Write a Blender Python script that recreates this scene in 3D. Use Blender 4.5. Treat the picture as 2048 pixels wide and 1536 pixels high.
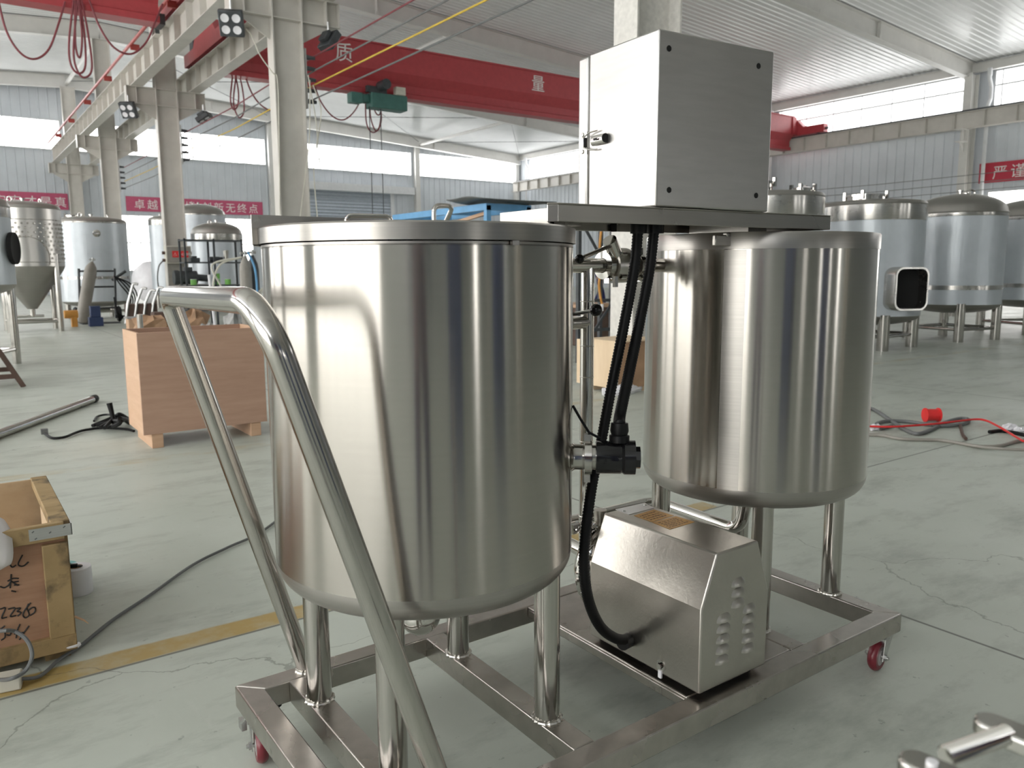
import bpy, math, random
from mathutils import Vector, Matrix
random.seed(7)
scene = bpy.context.scene
C = scene.collection
for o in list(bpy.data.objects):
    bpy.data.objects.remove(o)
PI = math.pi

# ------------------------------------------------------------------ camera
F_PX, YAW, PITCH, ROLL, CAM_H = 1581.2, math.radians(35.605), math.radians(8.225), math.radians(0.308), 1.2
def cam_axes():
    cy, sy, cp, sp = math.cos(YAW), math.sin(YAW), math.cos(PITCH), math.sin(PITCH)
    f = Vector((sy*cp, cy*cp, -sp)); r = Vector((cy, -sy, 0)); d = f.cross(r)
    c, s = math.cos(ROLL), math.sin(ROLL)
    return c*r + s*d, -s*r + c*d, f
CR, CD, CF = cam_axes()
CAM = Vector((0, 0, CAM_H))
cam_data = bpy.data.cameras.new('camera')
cam = bpy.data.objects.new('camera', cam_data); C.objects.link(cam)
m = Matrix((CR, -CD, -CF)).transposed().to_4x4(); m.translation = CAM
cam.matrix_world = m
cam_data.sensor_fit = 'HORIZONTAL'; cam_data.sensor_width = 36.0
cam_data.lens = F_PX/2048*36.0
cam_data.clip_start = 0.02; cam_data.clip_end = 300
cam_data.dof.use_dof = True; cam_data.dof.focus_distance = 2.0; cam_data.dof.aperture_fstop = 7.5
scene.camera = cam
def ray(px, py): return CF + CR*((px-1024)/F_PX) + CD*((py-768)/F_PX)
def atz(px, py, z): r = ray(px, py); return CAM + r*((z-CAM.z)/r.z)
def atx(px, py, x): r = ray(px, py); return CAM + r*(x/r.x)
def aty(px, py, y): r = ray(px, py); return CAM + r*(y/r.y)
def atd(px, py, d):
    r = ray(px, py); return CAM + r*(d/math.hypot(r.x, r.y))

# ------------------------------------------------------------------ world and exposure
w = bpy.data.worlds.new('world'); scene.world = w; w.use_nodes = True
bg = w.node_tree.nodes['Background']; bg.inputs[0].default_value = (0.75, 0.85, 1, 1); bg.inputs[1].default_value = 1.0
scene.view_settings.view_transform = 'Standard'; scene.view_settings.look = 'None'
scene.view_settings.exposure = 0.35; scene.view_settings.gamma = 1.0; scene.view_settings.use_curve_mapping = False
scene.cycles.use_denoising = True
scene.cycles.max_bounces = 10; scene.cycles.diffuse_bounces = 5; scene.cycles.glossy_bounces = 6
scene.cycles.sample_clamp_indirect = 6.0; scene.cycles.blur_glossy = 0.6
scene.cycles.caustics_reflective = True
L_STRIP = 7.0       # high window bands, open sky outside
L_LOW = 4.3         # tall low windows

# ------------------------------------------------------------------ materials
def newmat(name):
    mt = bpy.data.materials.new(name); mt.use_nodes = True
    nt = mt.node_tree; b = nt.nodes['Principled BSDF']
    return mt, nt, b
def nd(nt, typ, **kw):
    n = nt.nodes.new(typ)
    for k, v in kw.items(): setattr(n, k, v)
    return n
def ramp(nt, fac, stops):
    r = nd(nt, 'ShaderNodeValToRGB')
    el = r.color_ramp.elements
    while len(el) < len(stops): el.new(0.5)
    for e, (p, c) in zip(el, stops):
        e.position = p; e.color = (*c, 1) if len(c) == 3 else c
    nt.links.new(fac, r.inputs[0]); return r.outputs[0]
def math_(nt, op, a, b=None, c=None):
    n = nd(nt, 'ShaderNodeMath', operation=op)
    for i, v in enumerate((a, b, c)):
        if v is None: continue
        if isinstance(v, (int, float)): n.inputs[i].default_value = v
        else: nt.links.new(v, n.inputs[i])
    return n.outputs[0]
def noise(nt, scale, vec=None, detail=4, rough=.55, stretch=None):
    n = nd(nt, 'ShaderNodeTexNoise'); n.inputs['Scale'].default_value = scale
    n.inputs['Detail'].default_value = detail; n.inputs['Roughness'].default_value = rough
    tc = nd(nt, 'ShaderNodeTexCoord') if vec is None else None
    v = tc.outputs['Object'] if vec is None else vec
    if stretch:
        mp = nd(nt, 'ShaderNodeMapping'); mp.inputs['Scale'].default_value = stretch
        nt.links.new(v, mp.inputs[0]); v = mp.outputs[0]
    nt.links.new(v, n.inputs['Vector']); return n.outputs['Fac']
def mixc(nt, fac, a, b):
    n = nd(nt, 'ShaderNodeMix', data_type='RGBA')
    for sock, v in ((n.inputs['Factor'], fac), (n.inputs['A'], a), (n.inputs['B'], b)):
        if isinstance(v, (int, float)): sock.default_value = v
        elif isinstance(v, tuple): sock.default_value = (*v, 1)
        else: nt.links.new(v, sock)
    return n.outputs['Result']
def plain(name, col, rough=.5, metal=0., var=.12, scale=6., bump=0., bscale=None, spec=.5, stretch=None, coat=0.):
    mt, nt, b = newmat(name)
    n = noise(nt, scale, stretch=stretch)
    lo = tuple(max(0, c*(1-var)) for c in col); hi = tuple(min(1, c*(1+var)) for c in col)
    nt.links.new(ramp(nt, n, [(.3, lo), (.7, hi)]), b.inputs['Base Color'])
    b.inputs['Roughness'].default_value = rough; b.inputs['Metallic'].default_value = metal
    b.inputs['Specular IOR Level'].default_value = spec; b.inputs['Coat Weight'].default_value = coat
    if bump:
        bn = nd(nt, 'ShaderNodeBump'); bn.inputs['Strength'].default_value = bump; bn.inputs['Distance'].default_value = .01
        nt.links.new(noise(nt, bscale or scale*4, stretch=stretch), bn.inputs['Height']); nt.links.new(bn.outputs[0], b.inputs['Normal'])
    return mt
def steel(name, col=(.60, .58, .55), rough=.25, aniso=0., axis='Z', rot=.25, var=.06, streak=(1, 1, 60), sscale=3., rvar=.05, bump=0., wav=0.):
    mt, nt, b = newmat(name)
    n = noise(nt, sscale, stretch=streak, detail=6)
    lo = tuple(c*(1-var) for c in col); hi = tuple(min(1, c*(1+var)) for c in col)
    nt.links.new(ramp(nt, n, [(.3, lo), (.7, hi)]), b.inputs['Base Color'])
    n2 = noise(nt, 4.)
    mr = nd(nt, 'ShaderNodeMapRange'); nt.links.new(n2, mr.inputs[0])
    mr.inputs[1].default_value = .3; mr.inputs[2].default_value = .7
    mr.inputs[3].default_value = rough-rvar; mr.inputs[4].default_value = rough+rvar
    nt.links.new(mr.outputs[0], b.inputs['Roughness'])
    b.inputs['Metallic'].default_value = 1.0
    if aniso:
        b.inputs['Anisotropic'].default_value = aniso; b.inputs['Anisotropic Rotation'].default_value = rot
        t = nd(nt, 'ShaderNodeTangent', direction_type='RADIAL', axis=axis)
        nt.links.new(t.outputs[0], b.inputs['Tangent'])
    if bump or wav:
        bn = nd(nt, 'ShaderNodeBump'); bn.inputs['Strength'].default_value = bump or wav; bn.inputs['Distance'].default_value = .004 if bump else .02
        nt.links.new(noise(nt, 90. if bump else 2.2, detail=2), bn.inputs['Height']); nt.links.new(bn.outputs[0], b.inputs['Normal'])
    return mt
def emit(name, col, strength):
    mt, nt, b = newmat(name)
    b.inputs['Base Color'].default_value = (.8, .8, .8, 1)
    b.inputs['Emission Color'].default_value = (*col, 1); b.inputs['Emission Strength'].default_value = strength
    return mt
def wood(name, c1, c2, rough=.6, scale=3., stretch=(1, 1, 14), dirt=0.):
    mt, nt, b = newmat(name)
    n = noise(nt, scale, stretch=stretch, detail=8, rough=.65)
    col = ramp(nt, n, [(.3, c1), (.7, c2)])
    if dirt:
        d = ramp(nt, noise(nt, 9., detail=8), [(.52, (0, 0, 0)), (.68, (1, 1, 1))])
        col = mixc(nt, math_(nt, 'MULTIPLY', d, dirt), col, (.05, .04, .03))
    nt.links.new(col, b.inputs['Base Color']); b.inputs['Roughness'].default_value = rough
    b.inputs['Specular IOR Level'].default_value = .3
    return mt

M = {}
M['tank'] = steel('brushed_tank_steel', (.46, .435, .40), .20, aniso=.95, streak=(1, 1, 45), rvar=.006, var=.02)
M['band'] = steel('satin_band_steel', (.42, .40, .375), .34, aniso=.6, streak=(1, 1, 60), rvar=.03)
M['tube'] = steel('polished_tube_steel', (.50, .48, .45), .15, rvar=.04, streak=(30, 30, 1), var=.05)
M['pipe'] = steel('mirror_pipe_steel', (.62, .60, .57), .10, rvar=.03, streak=(1, 1, 1))
M['frame'] = steel('satin_frame_steel', (.47, .44, .41), .27, rvar=.06, streak=(6, 6, 6), var=.10)
M['cover'] = steel('blasted_cover_steel', (.50, .475, .435), .33, rvar=.05, streak=(3, 3, 3), var=.06, bump=.12)
M['box'] = steel('satin_box_steel', (.48, .47, .455), .33, rvar=.06, streak=(4, 4, 30), sscale=2., var=.05, wav=.10)
M['tray'] = steel('satin_tray_steel', (.42, .40, .37), .29, rvar=.04, streak=(1, 20, 20))
M['weld'] = steel('weld_steel', (.60, .58, .54), .3, bump=.6)
M['black'] = plain('black_rubber', (.004, .004, .0045), .45, var=.2, spec=.25)
M['gloss_black'] = plain('gloss_black_plastic', (.008, .008, .009), .12, var=.1)
M['darkhole'] = plain('dark_void', (.004, .004, .004), .9, var=.0)
M['redwheel'] = plain('red_polyurethane', (.17, .02, .03), .3, var=.15)
M['wheelgrey'] = plain('grey_wheel_core', (.32, .30, .29), .45)
M['zinc'] = steel('zinc_plate', (.55, .55, .54), .35)
M['label_orange'] = plain('orange_label', (.50, .27, .07), .45, var=.2, scale=40)
M['label_silver'] = steel('nameplate_silver', (.75, .75, .76), .35)
M['ink'] = plain('black_ink', (.015, .013, .012), .6)
M['dark_ink'] = plain('brown_print', (.14, .07, .03), .6)
M['film'] = None
M['paint'] = plain('beige_steel_paint', (.60, .575, .53), .45, var=.07, scale=2.)
M['paint_light'] = plain('pale_steel_paint', (.66, .65, .62), .45, var=.05, scale=2.)
M['trim'] = plain('white_trim', (.68, .69, .70), .5, var=.05)
M['wall'] = plain('pale_cladding', (.60, .635, .67), .42, var=.05, scale=1.2)
M['ceil'] = plain('glossy_ceiling_liner', (.80, .81, .81), .25, var=.05, scale=.8, bump=.05, bscale=.7, spec=.45)
M['shutter'] = plain('grey_shutter', (.42, .46, .52), .25, var=.06, metal=.4)
M['strip'] = emit('sky_window', (1, 1, 1), L_STRIP)
M['strip_right'] = emit('sky_window_right', (1, 1, 1), 3.0)
M['low'] = emit('day_window', (1, .985, .95), L_LOW)
M['streak_pane'] = emit('added_streak_glow', (1, .99, .97), 12.0)  # glow of the panes added in the front wall to streak the tanks
M['red'] = plain('crane_red', (.42, .055, .065), .38, var=.08)
M['redbar'] = plain('red_conductor_bar', (.40, .07, .06), .4)
M['green'] = plain('hoist_green', (.06, .17, .15), .4)
M['dark'] = plain('dark_machine', (.05, .055, .06), .45, var=.3)
M['cablered'] = plain('red_cable', (.20, .04, .05), .5)
M['banner_red'] = plain('banner_red', (.50, .03, .06), .55, var=.06)
M['banner_pink'] = plain('banner_faded', (.50, .09, .17), .55, var=.06)
M['white'] = plain('white_paint', (.80, .78, .76), .5, var=.03)
M['greytank'] = None
M['ply'] = wood('plywood_red', (.41, .255, .185), (.49, .32, .235), .6, 2.5, (1, 1, 9))
M['ply_light'] = wood('plywood_light', (.52, .33, .21), (.60, .40, .27), .6, 3., (1, 1, 8))
M['ply_pale'] = wood('pale_plywood', (.66, .50, .33), (.76, .60, .42), .6, 2.5, (4, 4, 1))
M['oldwood'] = wood('weathered_wood', (.27, .185, .085), (.41, .29, .15), .75, 3., (1, 6, 1), dirt=.9)
M['oldpanel'] = wood('weathered_panel', (.33, .18, .11), (.42, .25, .16), .65, 3., (1, 1, 12), dirt=.15)
M['innerwood'] = wood('inside_boards', (.46, .34, .21), (.57, .44, .29), .7, 3., (1, 6, 2), dirt=.15)
M['greycable'] = plain('grey_cable', (.14, .145, .145), .5)
M['plastic_white'] = plain('white_plastic', (.78, .77, .80), .4, var=.05, spec=.5)
M['cream'] = plain('cream_plastic', (.62, .60, .52), .5, var=.1)
M['teal'] = plain('teal_plastic', (.12, .33, .33), .4)
M['blue'] = plain('blue_paint', (.14, .36, .62), .45, var=.1)
M['darkblue'] = plain('dark_blue_paint', (.03, .05, .13), .5)
M['gas'] = plain('grey_cylinder_paint', (.28, .26, .23), .45, var=.1)
M['rust'] = plain('rusty_brown', (.10, .06, .045), .6, var=.25)
M['redbright'] = plain('bright_red_plastic', (.70, .03, .03), .4)
M['green_can'] = plain('green_can', (.22, .55, .12), .4)
M['yellow'] = plain('yellow_paint', (.60, .42, .05), .45)
M['orange_hose'] = plain('orange_hose', (.65, .30, .06), .45)
M['concrete'] = plain('speckled_paint', (.66, .64, .60), .7, var=.10, scale=18.)
M['tarp'] = plain('dark_tarp', (.10, .105, .10), .55, var=.3)
M['carton'] = plain('carton', (.36, .22, .13), .7, var=.2)
M['foam'] = plain('grey_scrap', (.33, .33, .32), .7, var=.3)
M['navy'] = plain('navy_cloth', (.016, .020, .10), .85, var=.2)
M['skin'] = plain('skin', (.45, .27, .19), .5, var=.08)
M['hair'] = plain('hair', (.012, .01, .009), .5)
M['cloth'] = plain('white_sheet', (.72, .69, .68), .75, var=.05)
def filmmat():
    mt, nt, b = newmat('blue_white_protective_film')
    n = noise(nt, 2.2, detail=6)
    nt.links.new(ramp(nt, n, [(.3, (.50, .54, .575)), (.7, (.58, .62, .655))]), b.inputs['Base Color'])
    b.inputs['Roughness'].default_value = .33; b.inputs['Metallic'].default_value = .22
    bn = nd(nt, 'ShaderNodeBump'); bn.inputs['Strength'].default_value = .18; bn.inputs['Distance'].default_value = .05
    nt.links.new(noise(nt, 2.5, stretch=(3, 3, .4), detail=3), bn.inputs['Height']); nt.links.new(bn.outputs[0], b.inputs['Normal'])
    return mt
M['film'] = filmmat()
M['bgsteel'] = steel('tank_steel', (.58, .56, .53), .26, aniso=.8, streak=(1, 1, 20), rvar=.04)
M['dome'] = steel('satin_dome_steel', (.40, .385, .36), .42, rvar=.04)
def jacketmat():
    mt, nt, b = newmat('dimple_jacket_steel')
    b.inputs['Base Color'].default_value = (.58, .56, .53, 1); b.inputs['Metallic'].default_value = 1; b.inputs['Roughness'].default_value = .3
    return mt
M['jacket'] = jacketmat()
def floormat():
    mt, nt, b = newmat('green_grey_epoxy_floor')
    g = nd(nt, 'ShaderNodeNewGeometry'); pos = g.outputs['Position']
    sep = nd(nt, 'ShaderNodeSeparateXYZ'); nt.links.new(pos, sep.inputs[0]); X, Y = sep.outputs[0], sep.outputs[1]
    base = ramp(nt, noise(nt, .9, pos, 7, .62), [(.25, (.42, .45, .395)), (.55, (.49, .52, .465)), (.8, (.545, .57, .515))])
    # long scuffs
    sc = ramp(nt, noise(nt, 2.2, pos, 8, .7, stretch=(.8, 1.9, 1)), [(.50, (0, 0, 0)), (.66, (1, 1, 1))])
    col = mixc(nt, math_(nt, 'MULTIPLY', sc, .36), base, (.15, .155, .135))
    li = ramp(nt, noise(nt, 3.1, pos, 6, .7, stretch=(2.2, .7, 1)), [(.60, (0, 0, 0)), (.75, (1, 1, 1))])
    col = mixc(nt, math_(nt, 'MULTIPLY', li, .30), col, (.60, .61, .57))
    sp = ramp(nt, noise(nt, 26., pos, 3, .6), [(.68, (0, 0, 0)), (.72, (1, 1, 1))])
    col = mixc(nt, math_(nt, 'MULTIPLY', sp, .4), col, (.13, .13, .12))
    wob = math_(nt, 'MULTIPLY', math_(nt, 'SUBTRACT', noise(nt, 4., pos, 5, .7), .5), .035)
    def line(coord, c, hw, soft):
        d = math_(nt, 'ABSOLUTE', math_(nt, 'SUBTRACT', math_(nt, 'ADD', coord, wob) if soft else coord, c))
        mr = nd(nt, 'ShaderNodeMapRange'); nt.links.new(d, mr.inputs[0])
        mr.inputs[1].default_value = hw-(.008 if soft else .002); mr.inputs[2].default_value = hw+.004
        mr.inputs[3].default_value = 1; mr.inputs[4].default_value = 0
        return mr.outputs[0]
    wear = ramp(nt, noise(nt, 6., pos, 6, .65), [(.30, (.55, .55, .55)), (.55, (1, 1, 1))])
    yel = math_(nt, 'MULTIPLY', math_(nt, 'MULTIPLY', line(Y, 2.613, .056, True), wear), math_(nt, 'LESS_THAN', X, 3.12))
    col = mixc(nt, math_(nt, 'MULTIPLY', yel, .95), col, (.40, .275, .085))
    wear2 = ramp(nt, noise(nt, 2.5, pos, 6, .65), [(.42, (0, 0, 0)), (.62, (1, 1, 1))])
    col = mixc(nt, math_(nt, 'MULTIPLY', math_(nt, 'MULTIPLY', line(Y, 5.41, .06, True), wear2), .45), col, (.40, .30, .12))
    for coord, c0 in ((Y, 2.552), (Y, -2.7), (Y, 7.9), (Y, 13.2), (Y, 18.5), (X, 2.62), (X, -2.6), (X, 7.9), (X, 13.1), (X, 18.4)):
        col = mixc(nt, math_(nt, 'MULTIPLY', line(coord, c0, .005, False), .8), col, (.07, .065, .055))
    # hairline cracks
    v = nd(nt, 'ShaderNodeTexVoronoi', feature='DISTANCE_TO_EDGE'); v.inputs['Scale'].default_value = .27
    wv = nd(nt, 'ShaderNodeVectorMath', operation='ADD'); nt.links.new(pos, wv.inputs[0])
    nn = nd(nt, 'ShaderNodeTexNoise'); nn.inputs['Scale'].default_value = 3.; nn.inputs['Detail'].default_value = 6; nt.links.new(pos, nn.inputs['Vector'])
    vs = nd(nt, 'ShaderNodeVectorMath', operation='SCALE'); nt.links.new(nn.outputs['Color'], vs.inputs[0]); vs.inputs['Scale'].default_value = .35
    nt.links.new(vs.outputs[0], wv.inputs[1]); nt.links.new(wv.outputs[0], v.inputs['Vector'])
    mr = nd(nt, 'ShaderNodeMapRange'); nt.links.new(v.outputs['Distance'], mr.inputs[0])
    mr.inputs[1].default_value = .0003; mr.inputs[2].default_value = .0010; mr.inputs[3].default_value = 1; mr.inputs[4].default_value = 0
    col = mixc(nt, math_(nt, 'MULTIPLY', mr.outputs[0], .45), col, (.09, .085, .07))
    nt.links.new(col, b.inputs['Base Color'])
    nt.links.new(ramp(nt, noise(nt, 1.4, pos, 5), [(.3, (.38,)*3), (.7, (.55,)*3)]), b.inputs['Roughness'])
    b.inputs['Specular IOR Level'].default_value = .45
    bn = nd(nt, 'ShaderNodeBump'); bn.inputs['Strength'].default_value = .08; bn.inputs['Distance'].default_value = .01
    nt.links.new(noise(nt, 7., pos, 6), bn.inputs['Height']); nt.links.new(bn.outputs[0], b.inputs['Normal'])
    return mt
M['floor'] = floormat()

# ------------------------------------------------------------------ mesh building
def basis(a):
    a = Vector(a).normalized()
    u = a.orthogonal().normalized()
    if abs(a.z) < .9:
        u = Vector((0, 0, 1)).cross(a).normalized()
    return u, a.cross(u)
class MB:
    def __init__(s, k=1.0): s.v = []; s.f = []; s.k = k
    def add(s, vs, fs):
        n = len(s.v); s.v += [Vector(v)*s.k for v in vs]; s.f += [[i+n for i in f] for f in fs]; return s
    def box(s, x0, y0, z0, x1, y1, z1):
        x0, x1 = sorted((x0, x1)); y0, y1 = sorted((y0, y1)); z0, z1 = sorted((z0, z1))
        return s.add([(x0,y0,z0),(x1,y0,z0),(x1,y1,z0),(x0,y1,z0),(x0,y0,z1),(x1,y0,z1),(x1,y1,z1),(x0,y1,z1)],
                     [(0,3,2,1),(4,5,6,7),(0,1,5,4),(1,2,6,5),(2,3,7,6),(3,0,4,7)])
    def obox(s, o, a, b, c):
        o, a, b, c = map(Vector, (o, a, b, c))
        if a.cross(b).dot(c) < 0: a, b = b, a
        return s.add([o,o+a,o+a+b,o+b,o+c,o+a+c,o+a+b+c,o+b+c],
                     [(0,3,2,1),(4,5,6,7),(0,1,5,4),(1,2,6,5),(2,3,7,6),(3,0,4,7)])
    def bar(s, p, q, w, h, up=(0, 0, 1)):
        p, q = Vector(p), Vector(q); d = (q-p); up = Vector(up)
        sd = d.cross(up)
        if sd.length < 1e-6: sd = d.orthogonal()
        sd = sd.normalized()*w; u2 = sd.cross(d).normalized()*h
        return s.obox(p - sd/2 - u2/2, sd, d, u2)
    def tube(s, path, r, n=14, caps=True, closed=False):
        P = [Vector(p) for p in path]; N = len(P)
        R = r if isinstance(r, (list, tuple)) else [r]*N
        T = []
        for i in range(N):
            a = P[(i-1) % N] if (closed or i > 0) else P[i]; b = P[(i+1) % N] if (closed or i < N-1) else P[i]
            t = b-a
            T.append(t.normalized() if t.length > 1e-9 else Vector((0, 0, 1)))
        u, _ = basis(T[0]); rings = []
        vs = []
        for i in range(N):
            u = (u - T[i]*u.dot(T[i]))
            if u.length < 1e-6: u, _ = basis(T[i])
            u = u.normalized(); v = T[i].cross(u)
            k = 1.0
            for j in range(n):
                a = 2*PI*j/n; vs.append(P[i] + (u*math.cos(a)+v*math.sin(a))*R[i])
        fs = []
        for i in range(N-1 if not closed else N):
            i2 = (i+1) % N
            for j in range(n):
                j2 = (j+1) % n; fs.append((i*n+j, i*n+j2, i2*n+j2, i2*n+j))
        if caps and not closed:
            fs.append(tuple(range(n-1, -1, -1))); fs.append(tuple((N-1)*n+j for j in range(n)))
        return s.add(vs, fs)
    def cyl(s, p, q, r, r2=None, n=20, caps=True):
        return s.tube([p, q], [r, r if r2 is None else r2], n, caps)
    def lathe(s, prof, c=(0, 0, 0), axis=(0, 0, 1), n=48, a0=0., a1=2*PI):
        c = Vector(c); ax = Vector(axis).normalized()
        if abs(ax.z) > .999: u, v = Vector((1, 0, 0)), Vector((0, ax.z, 0))
        else: u, v = basis(ax)
        full = abs(a1-a0-2*PI) < 1e-6; m_ = n if full else n+1
        vs = []; idx = []
        for (r, z) in prof:
            if r < 1e-6: idx.append([len(vs)]*m_); vs.append(c+ax*z)
            else:
                row = []
                for j in range(m_):
                    a = a0+(a1-a0)*j/n; row.append(len(vs)); vs.append(c+ax*z+(u*math.cos(a)+v*math.sin(a))*r)
                idx.append(row)
        fs = []
        for i in range(len(prof)-1):
            for j in range(n):
                j2 = (j+1) % m_
                q = [idx[i][j], idx[i][j2], idx[i+1][j2], idx[i+1][j]]
                q2 = []
                for x in q:
                    if x not in q2: q2.append(x)
                if len(q2) > 2: fs.append(q2)
        return s.add(vs, fs)
    def prism(s, poly, d):
        P = [Vector(p) for p in poly]; d = Vector(d); n = len(P)
        nr = Vector((0, 0, 0))
        for i in range(n): nr += P[i].cross(P[(i+1) % n])
        if nr.dot(d) < 0: P.reverse()
        fs = [tuple(range(n-1, -1, -1)), tuple(range(n, 2*n))]
        fs += [(i, (i+1) % n, n+(i+1) % n, n+i) for i in range(n)]
        return s.add(P+[p+d for p in P], fs)
    def sphere(s, c, r, n=16, sc=(1, 1, 1)):
        c = Vector(c); m_ = n//2; vs = [c+Vector((0, 0, -r*sc[2]))]; fs = []
        for i in range(1, m_):
            t = -PI/2+PI*i/m_
            for j in range(n):
                a = 2*PI*j/n; vs.append(c+Vector((r*math.cos(t)*math.cos(a)*sc[0], r*math.cos(t)*math.sin(a)*sc[1], r*math.sin(t)*sc[2])))
        vs.append(c+Vector((0, 0, r*sc[2]))); T = len(vs)-1
        for j in range(n): fs.append((0, 1+(j+1) % n, 1+j))
        for i in range(m_-2):
            for j in range(n):
                a = 1+i*n; b2 = a+n; fs.append((a+j, a+(j+1) % n, b2+(j+1) % n, b2+j))
        a = 1+(m_-2)*n
        for j in range(n): fs.append((a+j, a+(j+1) % n, T))
        return s.add(vs, fs)
    def torus(s, c, axis, R, r, n=24, m_=10, a0=0, a1=2*PI):
        u, v = basis(axis); c = Vector(c); full = abs(a1-a0-2*PI) < 1e-6
        pts = [c+(u*math.cos(a0+(a1-a0)*i/n)+v*math.sin(a0+(a1-a0)*i/n))*R for i in range(n if full else n+1)]
        return s.tube(pts, r, m_, closed=full)
    def ibeam(s, p, q, h, b, t, up=(0, 0, 1), tw=None):   # I-section along p-q, centre line at p,q
        p, q, up = Vector(p), Vector(q), Vector(up).normalized(); tw = tw or t
        o = up*(h/2-t/2)
        s.bar(p+o, q+o, b, t, up); s.bar(p-o, q-o, b, t, up); s.bar(p, q, tw, h-2*t, up); return s

def smooth_path(pts, sub=8):
    P = [Vector(p) for p in pts]; out = []
    for i in range(len(P)-1):
        p0 = P[i-1] if i > 0 else P[i]*2-P[i+1]; p1, p2 = P[i], P[i+1]; p3 = P[i+2] if i+2 < len(P) else P[i+1]*2-P[i]
        for j in range(sub):
            t = j/sub
            out.append(.5*((2*p1)+(p2-p0)*t+(2*p0-5*p1+4*p2-p3)*t*t+(-p0+3*p1-3*p2+p3)*t**3))
    out.append(P[-1]); return out
def fillet(pts, r, n=8):
    P = [Vector(p) for p in pts]; out = [P[0]]
    for i in range(1, len(P)-1):
        a = (P[i-1]-P[i]).normalized(); b = (P[i+1]-P[i]).normalized()
        ang = a.angle(b); d = r/math.tan(ang/2); d = min(d, (P[i-1]-P[i]).length*.49, (P[i+1]-P[i]).length*.49); rr = d*math.tan(ang/2)
        c = P[i]+(a+b).normalized()*(rr/math.sin(ang/2))
        s0 = P[i]+a*d-c; s1 = P[i]+b*d-c; tot = s0.angle(s1); axis = s0.cross(s1).normalized()
        for j in range(n+1): out.append(c+Matrix.Rotation(tot*j/n, 3, axis) @ s0)
    out.append(P[-1]); return out

def root_of(o):
    while o.parent: o = o.parent
    return o
def mesh_obj(name, mb, mat, off=Vector((0, 0, 0)), smooth=True, bevel=0., angle=35):
    me = bpy.data.meshes.new(name)
    me.from_pydata([tuple(v-off) for v in mb.v], [], mb.f); me.update()
    me.materials.append(M[mat] if isinstance(mat, str) else mat)
    if smooth:
        me.polygons.foreach_set('use_smooth', [True]*len(me.polygons)); me.set_sharp_from_angle(angle=math.radians(angle))
    o = bpy.data.objects.new(name, me); C.objects.link(o)
    if bevel:
        b = o.modifiers.new('bevel', 'BEVEL'); b.width = bevel; b.segments = 2; b.limit_method = 'ANGLE'; b.angle_limit = math.radians(40)
        b.harden_normals = False
    return o
def thing(name, label, cat, loc=(0, 0, 0), group=None):
    o = bpy.data.objects.new(name, None); C.objects.link(o); o.location = loc; o.empty_display_size = .1
    o['label'] = label; o['category'] = cat
    if group: o['group'] = group
    return o
def part(name, mb, mat, parent, **kw):
    lab = kw.pop('label', None)
    o = mesh_obj(name, mb, mat, root_of(parent).location.copy(), **kw); o.parent = parent
    if lab: o['label'] = lab
    return o
def solo(name, mb, mat, label, cat, group=None, kind=None, **kw):
    xs = [v.x for v in mb.v]; ys = [v.y for v in mb.v]; zs = [v.z for v in mb.v]
    off = Vector(((min(xs)+max(xs))/2, (min(ys)+max(ys))/2, min(zs)))
    o = mesh_obj(name, mb, mat, off, **kw); o.location = off
    o['label'] = label; o['category'] = cat
    if group: o['group'] = group
    if kind: o['kind'] = kind
    return o
def struct(name, mb, mat, parent=None, **kw):
    o = mesh_obj(name, mb, mat, **kw)
    if parent: o.parent = parent
    else: o['kind'] = 'structure'
    return o
def dup(o, loc=None, rz=None, label=None, group=None, parent=None):
    c = o.copy(); C.objects.link(c)
    if parent: c.parent = parent
    for ch in [x for x in bpy.data.objects if x.parent == o]: dup(ch, parent=c)
    if loc is not None: c.location = loc
    if rz is not None: c.rotation_euler = (0, 0, rz)
    if label: c['label'] = label
    if group: c['group'] = group
    return c
def text_mesh(name, body, size, origin, ex, ez, mat, parent, depth=.004, align='LEFT', spacing=1.0):
    cu = bpy.data.curves.new('lettering', 'FONT'); cu.body = body; cu.size = size; cu.extrude = depth; cu.align_x = align
    cu.space_character = spacing
    to = bpy.data.objects.new('lettering', cu); C.objects.link(to)
    dg = bpy.context.evaluated_depsgraph_get(); dg.update()
    me = bpy.data.meshes.new_from_object(to.evaluated_get(dg))
    bpy.data.objects.remove(to); bpy.data.curves.remove(cu)
    ex, ez = Vector(ex).normalized(), Vector(ez).normalized(); n = ex.cross(ez)
    off = root_of(parent).location if parent else Vector((0, 0, 0))
    for v in me.vertices: v.co = Vector(origin)+ex*v.co.x+ez*v.co.y+n*v.co.z-off
    me.materials.clear(); me.materials.append(M[mat]); me.name = name
    o = bpy.data.objects.new(name, me); C.objects.link(o); o.parent = parent
    return o

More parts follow.
